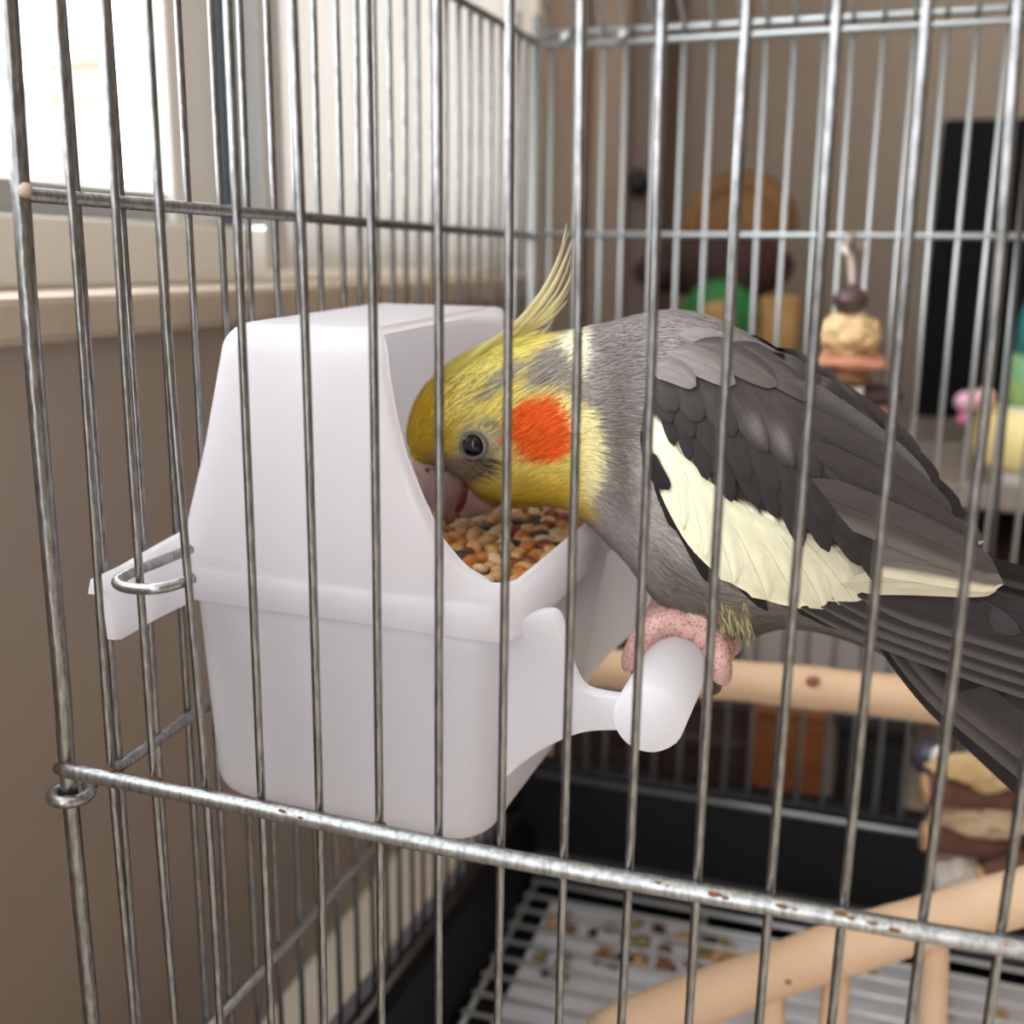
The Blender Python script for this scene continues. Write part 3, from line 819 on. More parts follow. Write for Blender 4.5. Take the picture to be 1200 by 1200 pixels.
# tub below the hood
V, F, rows = [], [], []
def ring_full(a0, a1, b0, b1, r):
    pts = []
    for (cx, cy, s0) in ((a0 + r, b0 + r, PI), (a1 - r, b0 + r, 1.5 * PI), (a1 - r, b1 - r, 0), (a0 + r, b1 - r, .5 * PI)):
        for t in np.linspace(0, PI / 2, 8): pts.append((cx + r * math.cos(s0 + t), cy + r * math.sin(s0 + t)))
    return pts
prof = [(-.0275 + .008 * (1 - math.sin(t)), .008 * (1 - math.cos(t))) for t in np.linspace(PI / 2, 0, 7)] + [(z, 0) for z in np.linspace(-.014, .0385, 10)]
for z, ins in prof:
    a0, a1, b0, b1, r = lerp_tab(TUB, z)
    idx = []
    for a_, b_ in ring_full(a0 + ins, a1 - ins, b0 + ins, b1 - ins, r): idx.append(len(V)); V.append(FL(a_, b_, z))
    rows.append(idx)
for A, B in zip(rows[:-1], rows[1:]):
    n = len(A)
    for k in range(n): F.append((A[k], A[(k + 1) % n], B[(k + 1) % n], B[k]))
F.append(tuple(reversed(rows[0])))
tub = obj('tub', V, F, M_PLASTIC, feeder)
m_ = tub.modifiers.new('s', 'SOLIDIFY'); m_.thickness = .0020; m_.offset = -1
def plate(px, Y, thick, name, bev=.0008):
    """flat plastic plate whose outline is given on the plane Y"""
    n = len(px)
    A = [U(x, y, 1, Y) for x, y in px]
    V = A + [p + (.0636 * thick, thick, 0) for p in A]
    F = [tuple(range(n)), tuple(range(2 * n - 1, n - 1, -1))] + [(i, i + n, (i + 1) % n + n, (i + 1) % n) for i in range(n)]
    bm = bmesh.new(); vs_ = [bm.verts.new(v) for v in V]
    for f in F: bm.faces.new([vs_[i] for i in f])
    bmesh.ops.recalc_face_normals(bm, faces=bm.faces)
    me = bpy.data.meshes.new(name); bm.to_mesh(me); bm.free(); me.materials.append(M_PLASTIC)
    o = bpy.data.objects.new(name, me); col.objects.link(o); o.parent = feeder
    o.matrix_parent_inverse = Matrix.Translation(-Vector(feeder.location))
    mm = o.modifiers.new('b', 'BEVEL'); mm.width = bev; mm.segments = 2; mm.limit_method = 'ANGLE'
    return o
def smooth_px(P, n): return [tuple(p) for p in catmull(P, n)]
PA = (0.1460, 0.0205)                      # perch axis x, z
near_arm = smooth_px([(595, 735), (618, 722), (636, 716), (652, 720), (661, 745), (670, 783), (684, 807), (712, 815), (740, 818)], 30) + \
    smooth_px([(740, 858), (712, 857), (680, 860), (645, 874), (615, 893), (590, 914)], 16)
plate(near_arm, .0412, .0040, 'perch_arm')
far_arm = smooth_px([(650, 604), (692, 602), (722, 622), (748, 650), (766, 686), (790, 694), (815, 694)], 24) + \
    smooth_px([(812, 730), (775, 730), (738, 746), (706, 776), (684, 806), (662, 830), (640, 815), (635, 700)], 24)
plate(far_arm, .1385, .0030, 'perch_arm')
# hollow-ended white perch between the arms
Pp = [(PA[0], .0375, PA[1]), (PA[0], .0385, PA[1]), (PA[0], .040, PA[1]), (PA[0] + .001, .09, PA[1]), (PA[0] + .002, .1425, PA[1])]
V, F = tube(Pp, [.0076, .0086, .0091, .0091, .0089], 28); obj('perch', V, F, M_PLASTIC, feeder)
V, F = tube([(PA[0] + .0055, .045, PA[1] - .0072), (PA[0] + .0065, .14, PA[1] - .0070)], .0014, 8); obj('perch_rib', V, F, M_PLASTIC, feeder)
# clamping fin along the side wires
fin_px = [(252, 602), (222, 617), (180, 640), (140, 663), (106, 679), (103, 696), (118, 694), (122, 720), (126, 749), (134, 748), (180, 722), (222, 702), (252, 688)]
def US(x, y, off):
    d = _r * (x - 600) / FPX - _u * (y - 600) / FPX + _f
    kk = (.026 - .0045) / D
    t = (.0045 + off + kk * CAM[1] - CAM[0]) / (d[0] - kk * d[1])
    return CAM + d * t
n = len(fin_px)
A = [US(x, y, .0022) for x, y in fin_px]; V = A + [p + (.0022, 0, 0) for p in A]
F = [tuple(range(n)), tuple(range(2 * n - 1, n - 1, -1))] + [(i, i + n, (i + 1) % n + n, (i + 1) % n) for i in range(n)]
fin = obj('clamp_fin', V, F, M_PLASTIC, feeder, smooth=False)
hk = [(U(222, 644, 1, .032)), U(190, 657, 1, .016), U(152, 672, 1, .004), U(137, 682, 1, -.0010), U(150, 689, 1, -.0036), U(180, 690, 1, -.0042), U(206, 685, 1, -.0010), U(226, 677, 1, .0034)]
V, F = tube(catmull(hk, 40), .00135, 12); obj('wire_hook', V, F, M_BAR, feeder)

# ------------------------------------------------------------------ seeds in the feeder
M_BED = mat('seed_bed', srgb(104, 68, 42), .8, 0, noise=(260, srgb(58, 38, 28), .9), bump=(400, 1, .003))
def seedz(a_, b_): return .0435 + .0035 * math.sin(b_ * 40 + .4) * math.sin(a_ * 45) + .0045 * (1 - (a_ / .1)) + .05 * (b_ - .03) * .08
V, F = [], []
na, nb = 26, 26
for i in range(na):
    for j in range(nb):
        a_ = .0110 + (.0985 - .0110) * i / (na - 1); b_ = .0075 + (.0985 - .0075) * j / (nb - 1)
        V.append(FL(a_, b_, seedz(a_, b_) - .0022))
for i in range(na - 1):
    for j in range(nb - 1): F.append((i * nb + j, (i + 1) * nb + j, (i + 1) * nb + j + 1, i * nb + j + 1))
nV = len(V); V += [v - np.array([0, 0, .010]) for v in V]
F += [tuple(q + nV for q in reversed(f)) for f in list(F)]
o = obj('seed_bed', V, F, M_BED); tag(o, 'bed of packed birdseed beneath the loose seeds in the feeder', 'birdseed', kind='stuff')
kinds = [('tan', srgb(214, 168, 112), .34), ('pale cream', srgb(228, 200, 158), .20), ('orange-brown', srgb(196, 122, 62), .22), ('reddish-brown', srgb(140, 72, 44), .16), ('dark grey-green', srgb(66, 62, 50), .08)]
sproto = []
for kd, (nm, c_, _) in enumerate(kinds):
    c2 = tuple(x * .72 for x in c_[:3]) + (1,)
    sm_ = mat('seed_' + nm.replace(' ', '_').replace('-', '_'), c_, .42, 0, noise=(180, c2, .9), spec=.4)
    long_ = 1.5 if kd == 4 else 1.1
    V, F = blob((.0028 * long_, .0023, .0020), (0, 0, 0), 2, .06, 1.5, kd)
    sproto.append([sm_, V, F, None])
i = 0
sp_ = .0046
for ia in range(18):
    for ib in range(29):
        a_ = .0465 + ia * sp_ * .95 + random.uniform(-.0008, .0008); b_ = .0065 + (ib + .5 * (ia % 2)) * sp_ * .95 + random.uniform(-.0008, .0008)
        if a_ > .0985 or b_ > .0985: continue
        p = FL(a_, b_, seedz(a_, b_) + random.uniform(-.0006, .0010))
        q = PX(p)
        if not (500 < q[0] < 700 and 585 < q[1] < 700): continue
        u = random.random(); kd = 0; acc = 0
        for kd, kk in enumerate(kinds):
            acc += kk[2]
            if u < acc: break
        sm_, V, F, pr_ = sproto[kd]
        if pr_ is None:
            o = obj('seed', V, F, sm_); sproto[kd][3] = o
        else: o = copy_obj(pr_)
        s = random.uniform(.85, 1.2)
        o.location = p; o.scale = (s, s, s)
        o.rotation_euler = (random.uniform(-.5, .5), random.uniform(-.5, .5), random.uniform(0, 6.28))
        tag(o, kinds[kd][0] + ' seed among the loose seeds in the white feeder', 'seed', 'loose seeds in the feeder')

# ------------------------------------------------------------------ the cockatiel
YB = .097
M_BODY = attr_material('plumage_skin', .8, bumpy=True)
M_BLADE = attr_material('plumage_barbs', .7)
M_FEATH = attr_material('feather_vane', .6, barbs=True)
bird = tag(empty('cockatiel', (PA[0], YB, PA[1] + .012)), 'grey cockatiel with yellow head and orange cheek feeding from the white feeder', 'bird')
RK = np.linalg.norm(U(801, 500, 1, YB) - U(800, 500, 1, YB))       # metres per photo pixel at the bird
RINGS = [  # top outline, bottom outline, half width (mm)
    (484, 526, 497, 540, 5.5), (485, 505, 518, 544, 9.5), (491, 478, 538, 551, 13), (505, 452, 554, 560, 15.8), (528, 428, 578, 582, 17.6),
    (560, 408, 618, 590, 18.6), (597, 397, 645, 590, 19.0), (640, 392, 670, 595, 19.4), (680, 386, 694, 610, 20.8), (718, 377, 717, 632, 23.2),
    (755, 368, 741, 657, 25.8), (790, 364, 767, 690, 28), (830, 371, 795, 715, 29.4), (870, 389, 828, 734, 30), (912, 414, 870, 741, 29.4),
    (952, 442, 912, 732, 28), (1000, 488, 955, 734, 25), (1045, 532, 1000, 748, 21.5), (1090, 585, 1040, 766, 17), (1128, 648, 1078, 792, 12), (1150, 720, 1112, 815, 8)]
RG = np.array(RINGS, float)
NR, NS = 240, 112
R_ = catmull(RG, NR)
def ring_world(row):
    t = U(row[0], row[1], 1, YB); b = U(row[2], row[3], 1, YB)
    return t, b, row[4] * .001
TH = np.linspace(0, 2 * PI, NS, endpoint=False)
BV = np.zeros((NR, NS, 3))
for i in range(NR):
    t, b, hw = ring_world(R_[i])
    c_ = (t + b) / 2; h_ = (t - b) / 2
    cs, sn = np.cos(TH), np.sin(TH)
    ex = .92
    BV[i] = c_ + h_ * (np.sign(cs) * np.abs(cs) ** ex)[:, None] + np.array([0, 1, 0]) * (hw * np.sign(sn) * np.abs(sn) ** ex)[:, None]
poleA = U(489, 537, 1, YB); poleB = U(1140, 778, 1, YB)
bodyV = np.concatenate([BV.reshape(-1, 3), [poleA, poleB]])
bodyF = []
for i in range(NR - 1):
    for k in range(NS):
        k2 = (k + 1) % NS
        bodyF.append((i * NS + k, i * NS + k2, (i + 1) * NS + k2, (i + 1) * NS + k))
for k in range(NS):
    bodyF.append((NR * NS, (k + 1) % NS, k)); bodyF.append((NR * NS + 1, (NR - 1) * NS + k, (NR - 1) * NS + (k + 1) % NS))

def sdf_poly(P, poly):
    P = np.asarray(P, float); poly = np.asarray(poly, float)
    d = np.full(len(P), 1e9); ins = np.zeros(len(P), bool)
    n = len(poly)
    for i in range(n):
        a, b = poly[i], poly[(i + 1) % n]
        e = b - a; w_ = P - a
        t = np.clip((w_ @ e) / (e @ e), 0, 1)
        d = np.minimum(d, np.linalg.norm(w_ - t[:, None] * e, axis=1))
        cnd = ((a[1] > P[:, 1]) != (b[1] > P[:, 1]))
        xint = (b[0] - a[0]) * (P[:, 1] - a[1]) / ((b[1] - a[1]) if abs(b[1] - a[1]) > 1e-9 else 1e-9) + a[0]
        ins ^= cnd & (P[:, 0] < xint)
    return np.where(ins, -d, d)
def softm(sd, s): return np.clip(.5 - sd / (2 * s), 0, 1)
def ell(P, cx, cy, rx, ry, ang=0, s=.2):
    a = math.radians(ang); x = P[:, 0] - cx; y = P[:, 1] - cy
    u = (x * math.cos(a) + y * math.sin(a)) / rx; v = (-x * math.sin(a) + y * math.cos(a)) / ry
    return np.clip((1 - np.sqrt(u * u + v * v)) / s + .5, 0, 1)
WING_POLY = [(750, 500), (756, 470), (772, 442), (800, 422), (850, 412), (900, 415), (950, 440), (1000, 487), (1060, 545), (1110, 595), (1150, 640), (1173, 685), (1165, 700), (1090, 722), (1030, 730), (960, 718), (900, 705), (850, 683), (812, 650), (785, 610), (764, 560)]
def paint(P):
    """plumage colour of the bird, neck shading painted in, at a point of its side, given in photo pixels"""
    P = np.asarray(P, float)
    C = np.tile(srgb_arr((150, 142, 138)), (len(P), 1))
    def mix(m, c): 
        nonlocal C
        C = C * (1 - m[:, None]) + srgb_arr(c) * m[:, None]
    mix(softm(sdf_poly(P, [(690, 380), (790, 360), (960, 440), (1000, 500), (860, 430), (790, 420), (740, 480), (700, 470)]), 30), (142, 134, 131))
    mix(softm(sdf_poly(P, [(700, 400), (735, 440), (745, 520), (735, 600), (712, 590), (702, 500)]), 18), (106, 98, 92))  # neck shading put into the colour: dark behind cheek, lighter front breast
    mix(softm(sdf_poly(P, [(690, 395), (740, 385), (765, 410), (735, 460), (700, 470)]), 16) * .6, (112, 104, 99))
    mix(softm(sdf_poly(P, [(738, 520), (756, 520), (770, 590), (800, 650), (770, 660), (745, 620)]), 10) * .7, (170, 160, 153))
    mix(softm(sdf_poly(P, [(760, 640), (800, 660), (860, 700), (940, 715), (930, 760), (840, 760), (780, 720)]), 18), (116, 106, 96))
    mix(softm(sdf_poly(P, [(930, 715), (1060, 730), (1160, 760), (1140, 840), (1030, 790), (930, 750)]), 14), (120, 113, 103))
    mix(softm(sdf_poly(P, WING_POLY), 5), (66, 61, 60))
    # head
    mix(softm(sdf_poly(P, [(470, 640), (470, 440), (520, 410), (600, 385), (640, 386), (640, 420), (660, 455), (690, 480), (697, 520), (692, 560), (678, 592), (640, 640)]), 7), (226, 206, 112))
    mix(softm(sdf_poly(P, [(470, 570), (470, 480), (500, 450), (525, 440), (530, 480), (520, 520), (515, 560)]), 14), (210, 172, 40))
    mix(softm(sdf_poly(P, [(540, 575), (600, 560), (660, 560), (690, 600), (560, 610)]), 14), (216, 184, 66))
    mix(softm(sdf_poly(P, [(500, 462), (528, 422), (575, 396), (625, 388), (612, 408), (565, 432), (520, 470)]), 7), (198, 184, 84))
    mix(softm(sdf_poly(P, [(600, 452), (612, 420), (640, 402), (660, 430), (690, 452), (694, 486), (664, 472), (640, 462), (610, 466)]), 8), (140, 132, 122))
    mix(ell(P, 572, 456, 36, 10, -40, .5), (152, 144, 130))
    mix(softm(sdf_poly(P, [(640, 402), (658, 386), (678, 380), (682, 420), (676, 444), (656, 426)]), 4), (240, 236, 200))
    mix(softm(sdf_poly(P, [(650, 468), (688, 482), (702, 520), (700, 560), (684, 588), (670, 570), (668, 510)]), 6) * .8, (232, 222, 166))
    mix(ell(P, 556, 523, 27, 26, 0, .4), (150, 144, 116))
    mix(ell(P, 534, 547, 40, 15, 12, .6), (142, 122, 100))
    mix(ell(P, 623, 511, 41, 38, 0, .16), (226, 92, 30))
    return C

pj = PX(bodyV)
Cb = paint(pj)
Cb *= (1 + .06 * np.sin(pj[:, 0] * .31 + 2 * np.sin(pj[:, 1] * .17)) * np.sin(pj[:, 1] * .23))[:, None] * .93
body = obj('body', bodyV, bodyF, M_BODY, bird, cols=Cb)
bvh = BVHTree.FromPolygons([Vector(v) for v in bodyV], bodyF)
cI = np.array([( (r[0] + r[2]) / 2, (r[1] + r[3]) / 2) for r in R_])
def hitY(px, py):
    d = _r * (px - 600) / FPX - _u * (py - 600) / FPX + _f
    h_ = bvh.ray_cast(Vector(CAM), Vector(d / np.linalg.norm(d)))
    return h_[0].y if h_[0] is not None else None
def surfY(px, py):
    y = hitY(px, py)
    if y is not None: return y
    j = int(np.argmin((cI[:, 0] - px) ** 2 + (cI[:, 1] - py) ** 2))
    for t in np.linspace(.04, 1, 25):
        y = hitY(px + (cI[j, 0] - px) * t, py + (cI[j, 1] - py) * t)
        if y is not None: return y
    return YB

# eye, eyelid ring
ec = np.array([554.5, 522.0]); ey_ = surfY(*ec)
eye_c = U(ec[0], ec[1], 1, ey_ + .0002)
V, F = blob((13.6 * RK, 13.6 * RK * .75, 13.6 * RK), eye_c, 3)
obj('eye', V, F, mat('black_eye', (.004, .003, .003, 1), .10, spec=.35), bird)
P = [U(ec[0] + 15.5 * math.cos(t), ec[1] + 15.0 * math.sin(t), 1, ey_ - .0008) for t in np.linspace(0, 2 * PI, 33)]
V, F = tube(P, [2.1 * RK] * 33, 8, caps=False); obj('eye_ring', V, F, mat('grey_eye_ring', srgb(118, 113, 112), .7, noise=(1200, srgb(84, 80, 78), .9), bump=(2500, .9, .0006)), bird)
m2 = obj('eye', *blob((13.6 * RK, 13.6 * RK * .75, 13.6 * RK), (eye_c[0], 2 * YB - eye_c[1], eye_c[2]), 3), bpy.data.materials['black_eye'], bird)

# beak
def loft(rows, tip, n, segs=28, Yc=YB, ex=1.0):
    Rr = catmull(np.array(rows, float), n)
    V, F = [], []
    for r in Rr:
        a, b = U(r[0], r[1], 1, Yc), U(r[2], r[3], 1, Yc); c_, h_ = (a + b) / 2, (a - b) / 2
        for th in np.linspace(0, 2 * PI, segs, endpoint=False):
            V.append(c_ + h_ * math.cos(th) + np.array([0, r[4] * .001 * math.sin(th), 0]))
    for i in range(n - 1):
        for k in range(segs):
            k2 = (k + 1) % segs; F.append((i * segs + k, i * segs + k2, (i + 1) * segs + k2, (i + 1) * segs + k))
    V.append(U(tip[0], tip[1], 1, Yc)); e = len(V) - 1
    for k in range(segs): F.append((e, (n - 1) * segs + k, (n - 1) * segs + (k + 1) % segs))
    F.append(tuple(range(segs - 1, -1, -1)))
    return V, F
M_BEAK = mat('horn_beak', srgb(166, 142, 138), .34, 0, noise=(160, srgb(126, 102, 98), .9, (1, 1, .4)), sss=.1)
M_CERE = mat('cere_skin', srgb(170, 134, 120), .6, 0, bump=(900, .5, .0005))
V, F = loft([(489, 540, 556, 549, 8.0), (490, 556, 557, 566, 8.2), (495, 576, 551, 582, 7.4), (505, 593, 541, 595, 5.4), (517, 606, 535, 603, 2.8)], (530, 614), 22)
ub = obj('upper_beak', V, F, M_BEAK, bird)
V, F = loft([(548, 556, 592, 586, 7.6), (547, 578, 584, 594, 7.0), (543, 592, 572, 601, 5.6), (538, 600, 556, 606, 3.4)], (540, 607), 16)
obj('lower_beak', V, F, M_BEAK, bird)
V, F = loft([(546, 558, 562, 572, 6.6), (541, 580, 556, 586, 5.6), (533, 594, 546, 599, 3.6)], (531, 602), 12)
obj('tongue', V, F, mat('dark_red_mouth', srgb(104, 40, 30), .4), bird)
V, F = loft([(486, 533, 538, 545, 7.4), (487, 545, 536, 555, 7.8), (490, 555, 530, 562, 7.4)], (508, 562), 12)
obj('cere', V, F, M_CERE, bird)
for s in (-1, 1):
    q = U(502, 551, 1, YB - .0070); q[1] = YB + s * (YB - q[1])
    V, F = blob((4.4 * RK, .0010, 4.2 * RK), q, 2); obj('nostril', V, F, mat('nostril_dark', srgb(70, 34, 28), .7), bird)

# crest feathers
def blade_path(pts_px, w_px, Ys, col0, col1, n=14, name='crest_feather', parent=bird, edge=.7):
    pp = catmull(np.array(pts_px, float), n); wv = np.interp(np.linspace(0, 1, n), np.linspace(0, 1, len(w_px)), w_px)
    Y = np.interp(np.linspace(0, 1, n), np.linspace(0, 1, len(Ys)), Ys)
    V, F, UVs, Cc = [], [], [], []
    T = np.gradient(pp, axis=0); T /= np.linalg.norm(T, axis=1)[:, None]
    for i in range(n):
        nx = np.array([-T[i][1], T[i][0]]); s = i / (n - 1)
        for j, c_ in enumerate((-1, 0, 1)):
            q = pp[i] + nx * c_ * wv[i]
            V.append(U(q[0], q[1], 1, Y[i] + (.0004 if c_ else -.0003))); UVs.append((j / 2, s))
            Cc.append((srgb_arr(col0) * (1 - s) + srgb_arr(col1) * s) * (edge if c_ < 0 else 1))
    for i in range(n - 1):
        for j in range(2): F.append((i * 3 + j, i * 3 + j + 1, (i + 1) * 3 + j + 1, (i + 1) * 3 + j))
    return obj(name, V, F, M_FEATH, parent, uvs=UVs, cols=Cc)
YEL, PAL = (206, 192, 92), (212, 202, 172)
crest = [([(520, 452), (560, 412), (600, 385), (634, 345), (656, 300), (664, 262)], (3, 5, 5, 4, 2.2, .5)),
         ([(528, 450), (566, 414), (608, 384), (644, 342), (662, 305), (671, 280)], (3, 5, 5, 4, 2.2, .5)),
         ([(535, 448), (575, 415), (615, 387), (648, 358), (664, 335), (672, 314)], (3, 5, 5, 4, 2.2, .5)),
         ([(540, 446), (580, 414), (618, 390), (645, 372), (656, 362), (665, 352)], (3, 5, 5, 3.5, 2, .5)),
         ([(545, 444), (582, 416), (610, 398), (630, 390), (638, 386), (643, 384)], (3, 5, 5, 3.5, 2, .5)),
         ([(510, 462), (548, 422), (590, 392), (622, 362), (645, 328), (659, 286)], (3, 5, 4.5, 3.5, 2, .4)),
         ([(526, 458), (562, 424), (600, 398), (632, 370), (650, 346), (660, 322)], (3, 5, 4.5, 3.5, 2, .4)),
         ([(505, 470), (540, 432), (580, 402), (612, 380), (636, 352), (650, 322)], (3, 5, 4, 3, 2, .4)),
         ([(516, 456), (556, 418), (598, 390), (630, 356), (652, 316), (666, 272)], (2, 3, 3, 2.4, 1.6, .4)),
         ([(532, 450), (572, 416), (614, 386), (646, 352), (662, 322), (669, 300)], (2, 3, 3, 2.4, 1.6, .4)),
         ([(538, 447), (578, 416), (616, 389), (646, 366), (660, 350), (668, 336)], (2, 3, 3, 2.4, 1.6, .4)),
         ([(548, 450), (584, 422), (612, 404), (634, 392), (642, 384), (650, 372)], (3, 5, 4, 3, 2, .4))]
for i, (pts, wv) in enumerate(crest):
    blade_path(pts, [v * .8 for v in wv], (surfY(*pts[0]) + .003, YB - .012 + .002 * i, YB - .004 + .001 * (i % 4), YB - .002, YB, YB), YEL if i % 3 else (186, 174, 82), PAL)

V, F, Cc = [], [], []
for i in range(230):
    t0 = random.uniform(0, .8); r0 = catmull([(492, 492), (508, 458), (532, 430), (565, 409), (600, 398)], 50)[int(t0 * 49)]
    a = r0 + np.array([random.uniform(2, 20), random.uniform(2, 26)]); L = random.uniform(35, 85); w_ = random.uniform(.45, .9)
    ang = math.radians(random.uniform(-52, -36) + 8 * t0)
    c_ = srgb_arr(random.choice([(112, 102, 44), (150, 138, 60), (214, 200, 110), (226, 214, 140), (190, 174, 70)]))
    pts = [a, a + np.array([math.cos(ang), math.sin(ang)]) * L * .5 + (0, 1.5), a + np.array([math.cos(ang + .16), math.sin(ang + .16)]) * L]
    pts = catmull(pts, 6); b0 = len(V)
    for k_, q in enumerate(pts):
        n_ = np.array([math.sin(ang), -math.cos(ang)]); ww = w_ * (1 - .8 * k_ / 5)
        y = surfY(*q) - .0009
        V += [U(*(q - n_ * ww), 1, y), U(*(q + n_ * ww), 1, y)]; Cc += [c_] * 2
    F += [(b0 + 2 * k_, b0 + 2 * k_ + 1, b0 + 2 * k_ + 3, b0 + 2 * k_ + 2) for k_ in range(5)]
o = obj('crown_plumage', V, F, M_BLADE, bird, cols=Cc); o['kind'] = 'stuff'

# fine body plumage: thousands of tiny barbs following the lie of the feathers
dT = np.gradient(BV, axis=0); dT /= np.linalg.norm(dT, axis=2)[..., None] + 1e-9
dS = np.roll(BV, -1, 1) - np.roll(BV, 1, 1); dS /= np.linalg.norm(dS, axis=2)[..., None] + 1e-9
NN = np.cross(dS, dT); NN /= np.linalg.norm(NN, axis=2)[..., None] + 1e-9
ctr = BV.mean(axis=1, keepdims=True)
flip = np.sign(((BV - ctr) * NN).sum(2)).mean()
NN *= (1 if flip > 0 else -1)
inwing = softm(sdf_poly(PX(BV.reshape(-1, 3)), WING_POLY), .5).reshape(NR, NS)
_pb = PX(BV.reshape(-1, 3))
noeye = (((_pb[:, 0] - 549) / 24) ** 2 + ((_pb[:, 1] - 523) / 19) ** 2 < 1).reshape(NR, NS)
def barbs(count, i0, i1, L, wd, lift, name, dark=.72, near=True, upflow=0.0):
    V, F, Cc = [], [], []
    n = 0; tries = 0
    while n < count and tries < count * 6:
        tries += 1
        i = int(rng.integers(i0, i1)); k = int(rng.integers(NS // 2, NS)) if near or rng.random() < .75 else int(rng.integers(0, NS))
        if rng.random() < .22: k = int(rng.integers(0, NS))
        p = BV[i, k]; nn = NN[i, k]
        if inwing[i, k] > .5: continue
        if noeye[i, k]: continue
        t = dT[i, k] + rng.normal(0, .08, 3) + (np.array([0, 0, upflow]) if i > 40 else 0); t -= nn * (t @ nn); t /= np.linalg.norm(t)
        sd_ = np.cross(t, nn)
        l_ = L * RK * rng.uniform(.6, 1.25); w_ = wd * RK * rng.uniform(.6, 1.3); lf = lift * rng.uniform(.4, 1.3)
        p = p + dT[i, k] * rng.normal(0, .0008) + dS[i, k] * rng.normal(0, .0006)
        q0 = p - nn * .0003; q1 = p + t * l_ * .5 + nn * lf; q2 = p + t * l_ + nn * lf * .45
        b0 = len(V)
        V += [q0 - sd_ * w_ * .5, q0 + sd_ * w_ * .5, q1 - sd_ * w_ * .45, q1 + sd_ * w_ * .45, q2]
        F += [(b0, b0 + 1, b0 + 3, b0 + 2), (b0 + 2, b0 + 3, b0 + 4)]
        Cc.append((p, rng.uniform(dark, 1.14)))
        n += 1
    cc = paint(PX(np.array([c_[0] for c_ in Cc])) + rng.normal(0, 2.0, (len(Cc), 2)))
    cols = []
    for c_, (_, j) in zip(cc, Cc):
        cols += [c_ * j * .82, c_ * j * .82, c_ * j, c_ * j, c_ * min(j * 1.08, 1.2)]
    o = obj(name, V, F, M_BLADE, bird, cols=cols); o['kind'] = 'stuff'
    return o
hN = int(NR * 7.6 / 20); nN = int(NR * 11.5 / 20)
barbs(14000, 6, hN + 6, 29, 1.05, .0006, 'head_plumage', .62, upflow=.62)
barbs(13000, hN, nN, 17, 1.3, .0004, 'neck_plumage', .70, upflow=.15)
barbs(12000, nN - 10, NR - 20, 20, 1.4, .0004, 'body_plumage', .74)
# dark bristles below the eye
V, F, Cc = [], [], []
for i in range(26):
    a = np.array([random.uniform(538, 572), random.uniform(535, 556)]); d = np.array([random.uniform(16, 34), random.uniform(2, 16)])
    Y0 = surfY(*a); w_ = .55
    n_ = np.array([-d[1], d[0]]) / np.linalg.norm(d)
    b0 = len(V)
    for q, ww, dy in ((a, w_, -.0006), (a + d * .5, w_, -.0016), (a + d, .1, -.0016)):
        y = surfY(*q) + dy
        V += [U(*(q - n_ * ww), 1, y), U(*(q + n_ * ww), 1, y)]; Cc += [srgb_arr((60, 52, 44))] * 2
    F += [(b0, b0 + 1, b0 + 3, b0 + 2), (b0 + 2, b0 + 3, b0 + 5, b0 + 4)]
o = obj('face_bristles', V, F, M_BLADE, bird, cols=Cc); o['kind'] = 'stuff'

# ---- wing: a shaped shell with each visible feather as a part of its own
up = catmull([(752, 500), (757, 470), (775, 442), (802, 424), (850, 414), (900, 417), (948, 442), (1000, 490), (1060, 546), (1110, 597), (1150, 645)], 40)
lo = catmull([(755, 510), (768, 562), (787, 606), (812, 645), (850, 679), (900, 704), (960, 717), (1030, 727), (1085, 718), (1130, 700), (1155, 668)], 40)
CREAM_POLY = [(762, 486), (772, 492), (783, 503), (790, 498), (798, 522), (809, 529), (813, 556), (821, 545), (829, 545), (832, 577), (842, 570), (852, 588), (860, 601), (868, 588), (877, 591), (892, 604), (904, 597), (911, 615), (922, 606), (932, 618), (943, 647), (953, 628),
              (962, 632), (972, 650), (982, 640), (992, 648), (1007, 665), (1020, 683), (1040, 690), (1060, 672), (1080, 660), (1124, 672), (1172, 682), (1165, 700), (1090, 730), (1000, 740), (900, 720), (820, 670), (790, 625), (772, 580), (784, 566), (770, 545), (760, 520)]
def wing_paint(P):
    P = np.asarray(P, float)
    C = np.tile(srgb_arr((58, 52, 51)), (len(P), 1))
    m = softm(sdf_poly(P + rng.normal(0, .8, P.shape), CREAM_POLY), 2.5)[:, None]
    t = np.clip((P[:, 0] - 940) / 130, 0, 1)[:, None]
    C = C * (1 - m) + (srgb_arr((240, 238, 206)) * (1 - t) + srgb_arr((186, 178, 158)) * t) * m
    return C
V, F, Q = [], [], []
nu, nv = 150, 64
up, lo = catmull(up, nu), catmull(lo, nu)
Yg = np.zeros((nu, nv))
for i in range(nu):
    for j in range(nv):
        q = up[i] + (lo[i] - up[i]) * j / (nv - 1); Q.append(q)
        Yg[i, j] = surfY(*q)
for _ in range(4):                                   # smooth the shell a little
    Yp = np.pad(Yg, 1, mode='edge'); Yg = (Yp[:-2, 1:-1] + Yp[2:, 1:-1] + Yp[1:-1, :-2] + Yp[1:-1, 2:] + 2 * Yg) / 6
for i in range(nu):
    for j in range(nv):
        q = Q[i * nv + j]; V.append(U(q[0], q[1], 1, Yg[i, j] - .0017))
for i in range(nu - 1):
    for j in range(nv - 1): F.append((i * nv + j, (i + 1) * nv + j, (i + 1) * nv + j + 1, i * nv + j + 1))
Cc = wing_paint(np.array(Q))
wing = obj('wing', V, F, M_BODY, bird, cols=Cc)

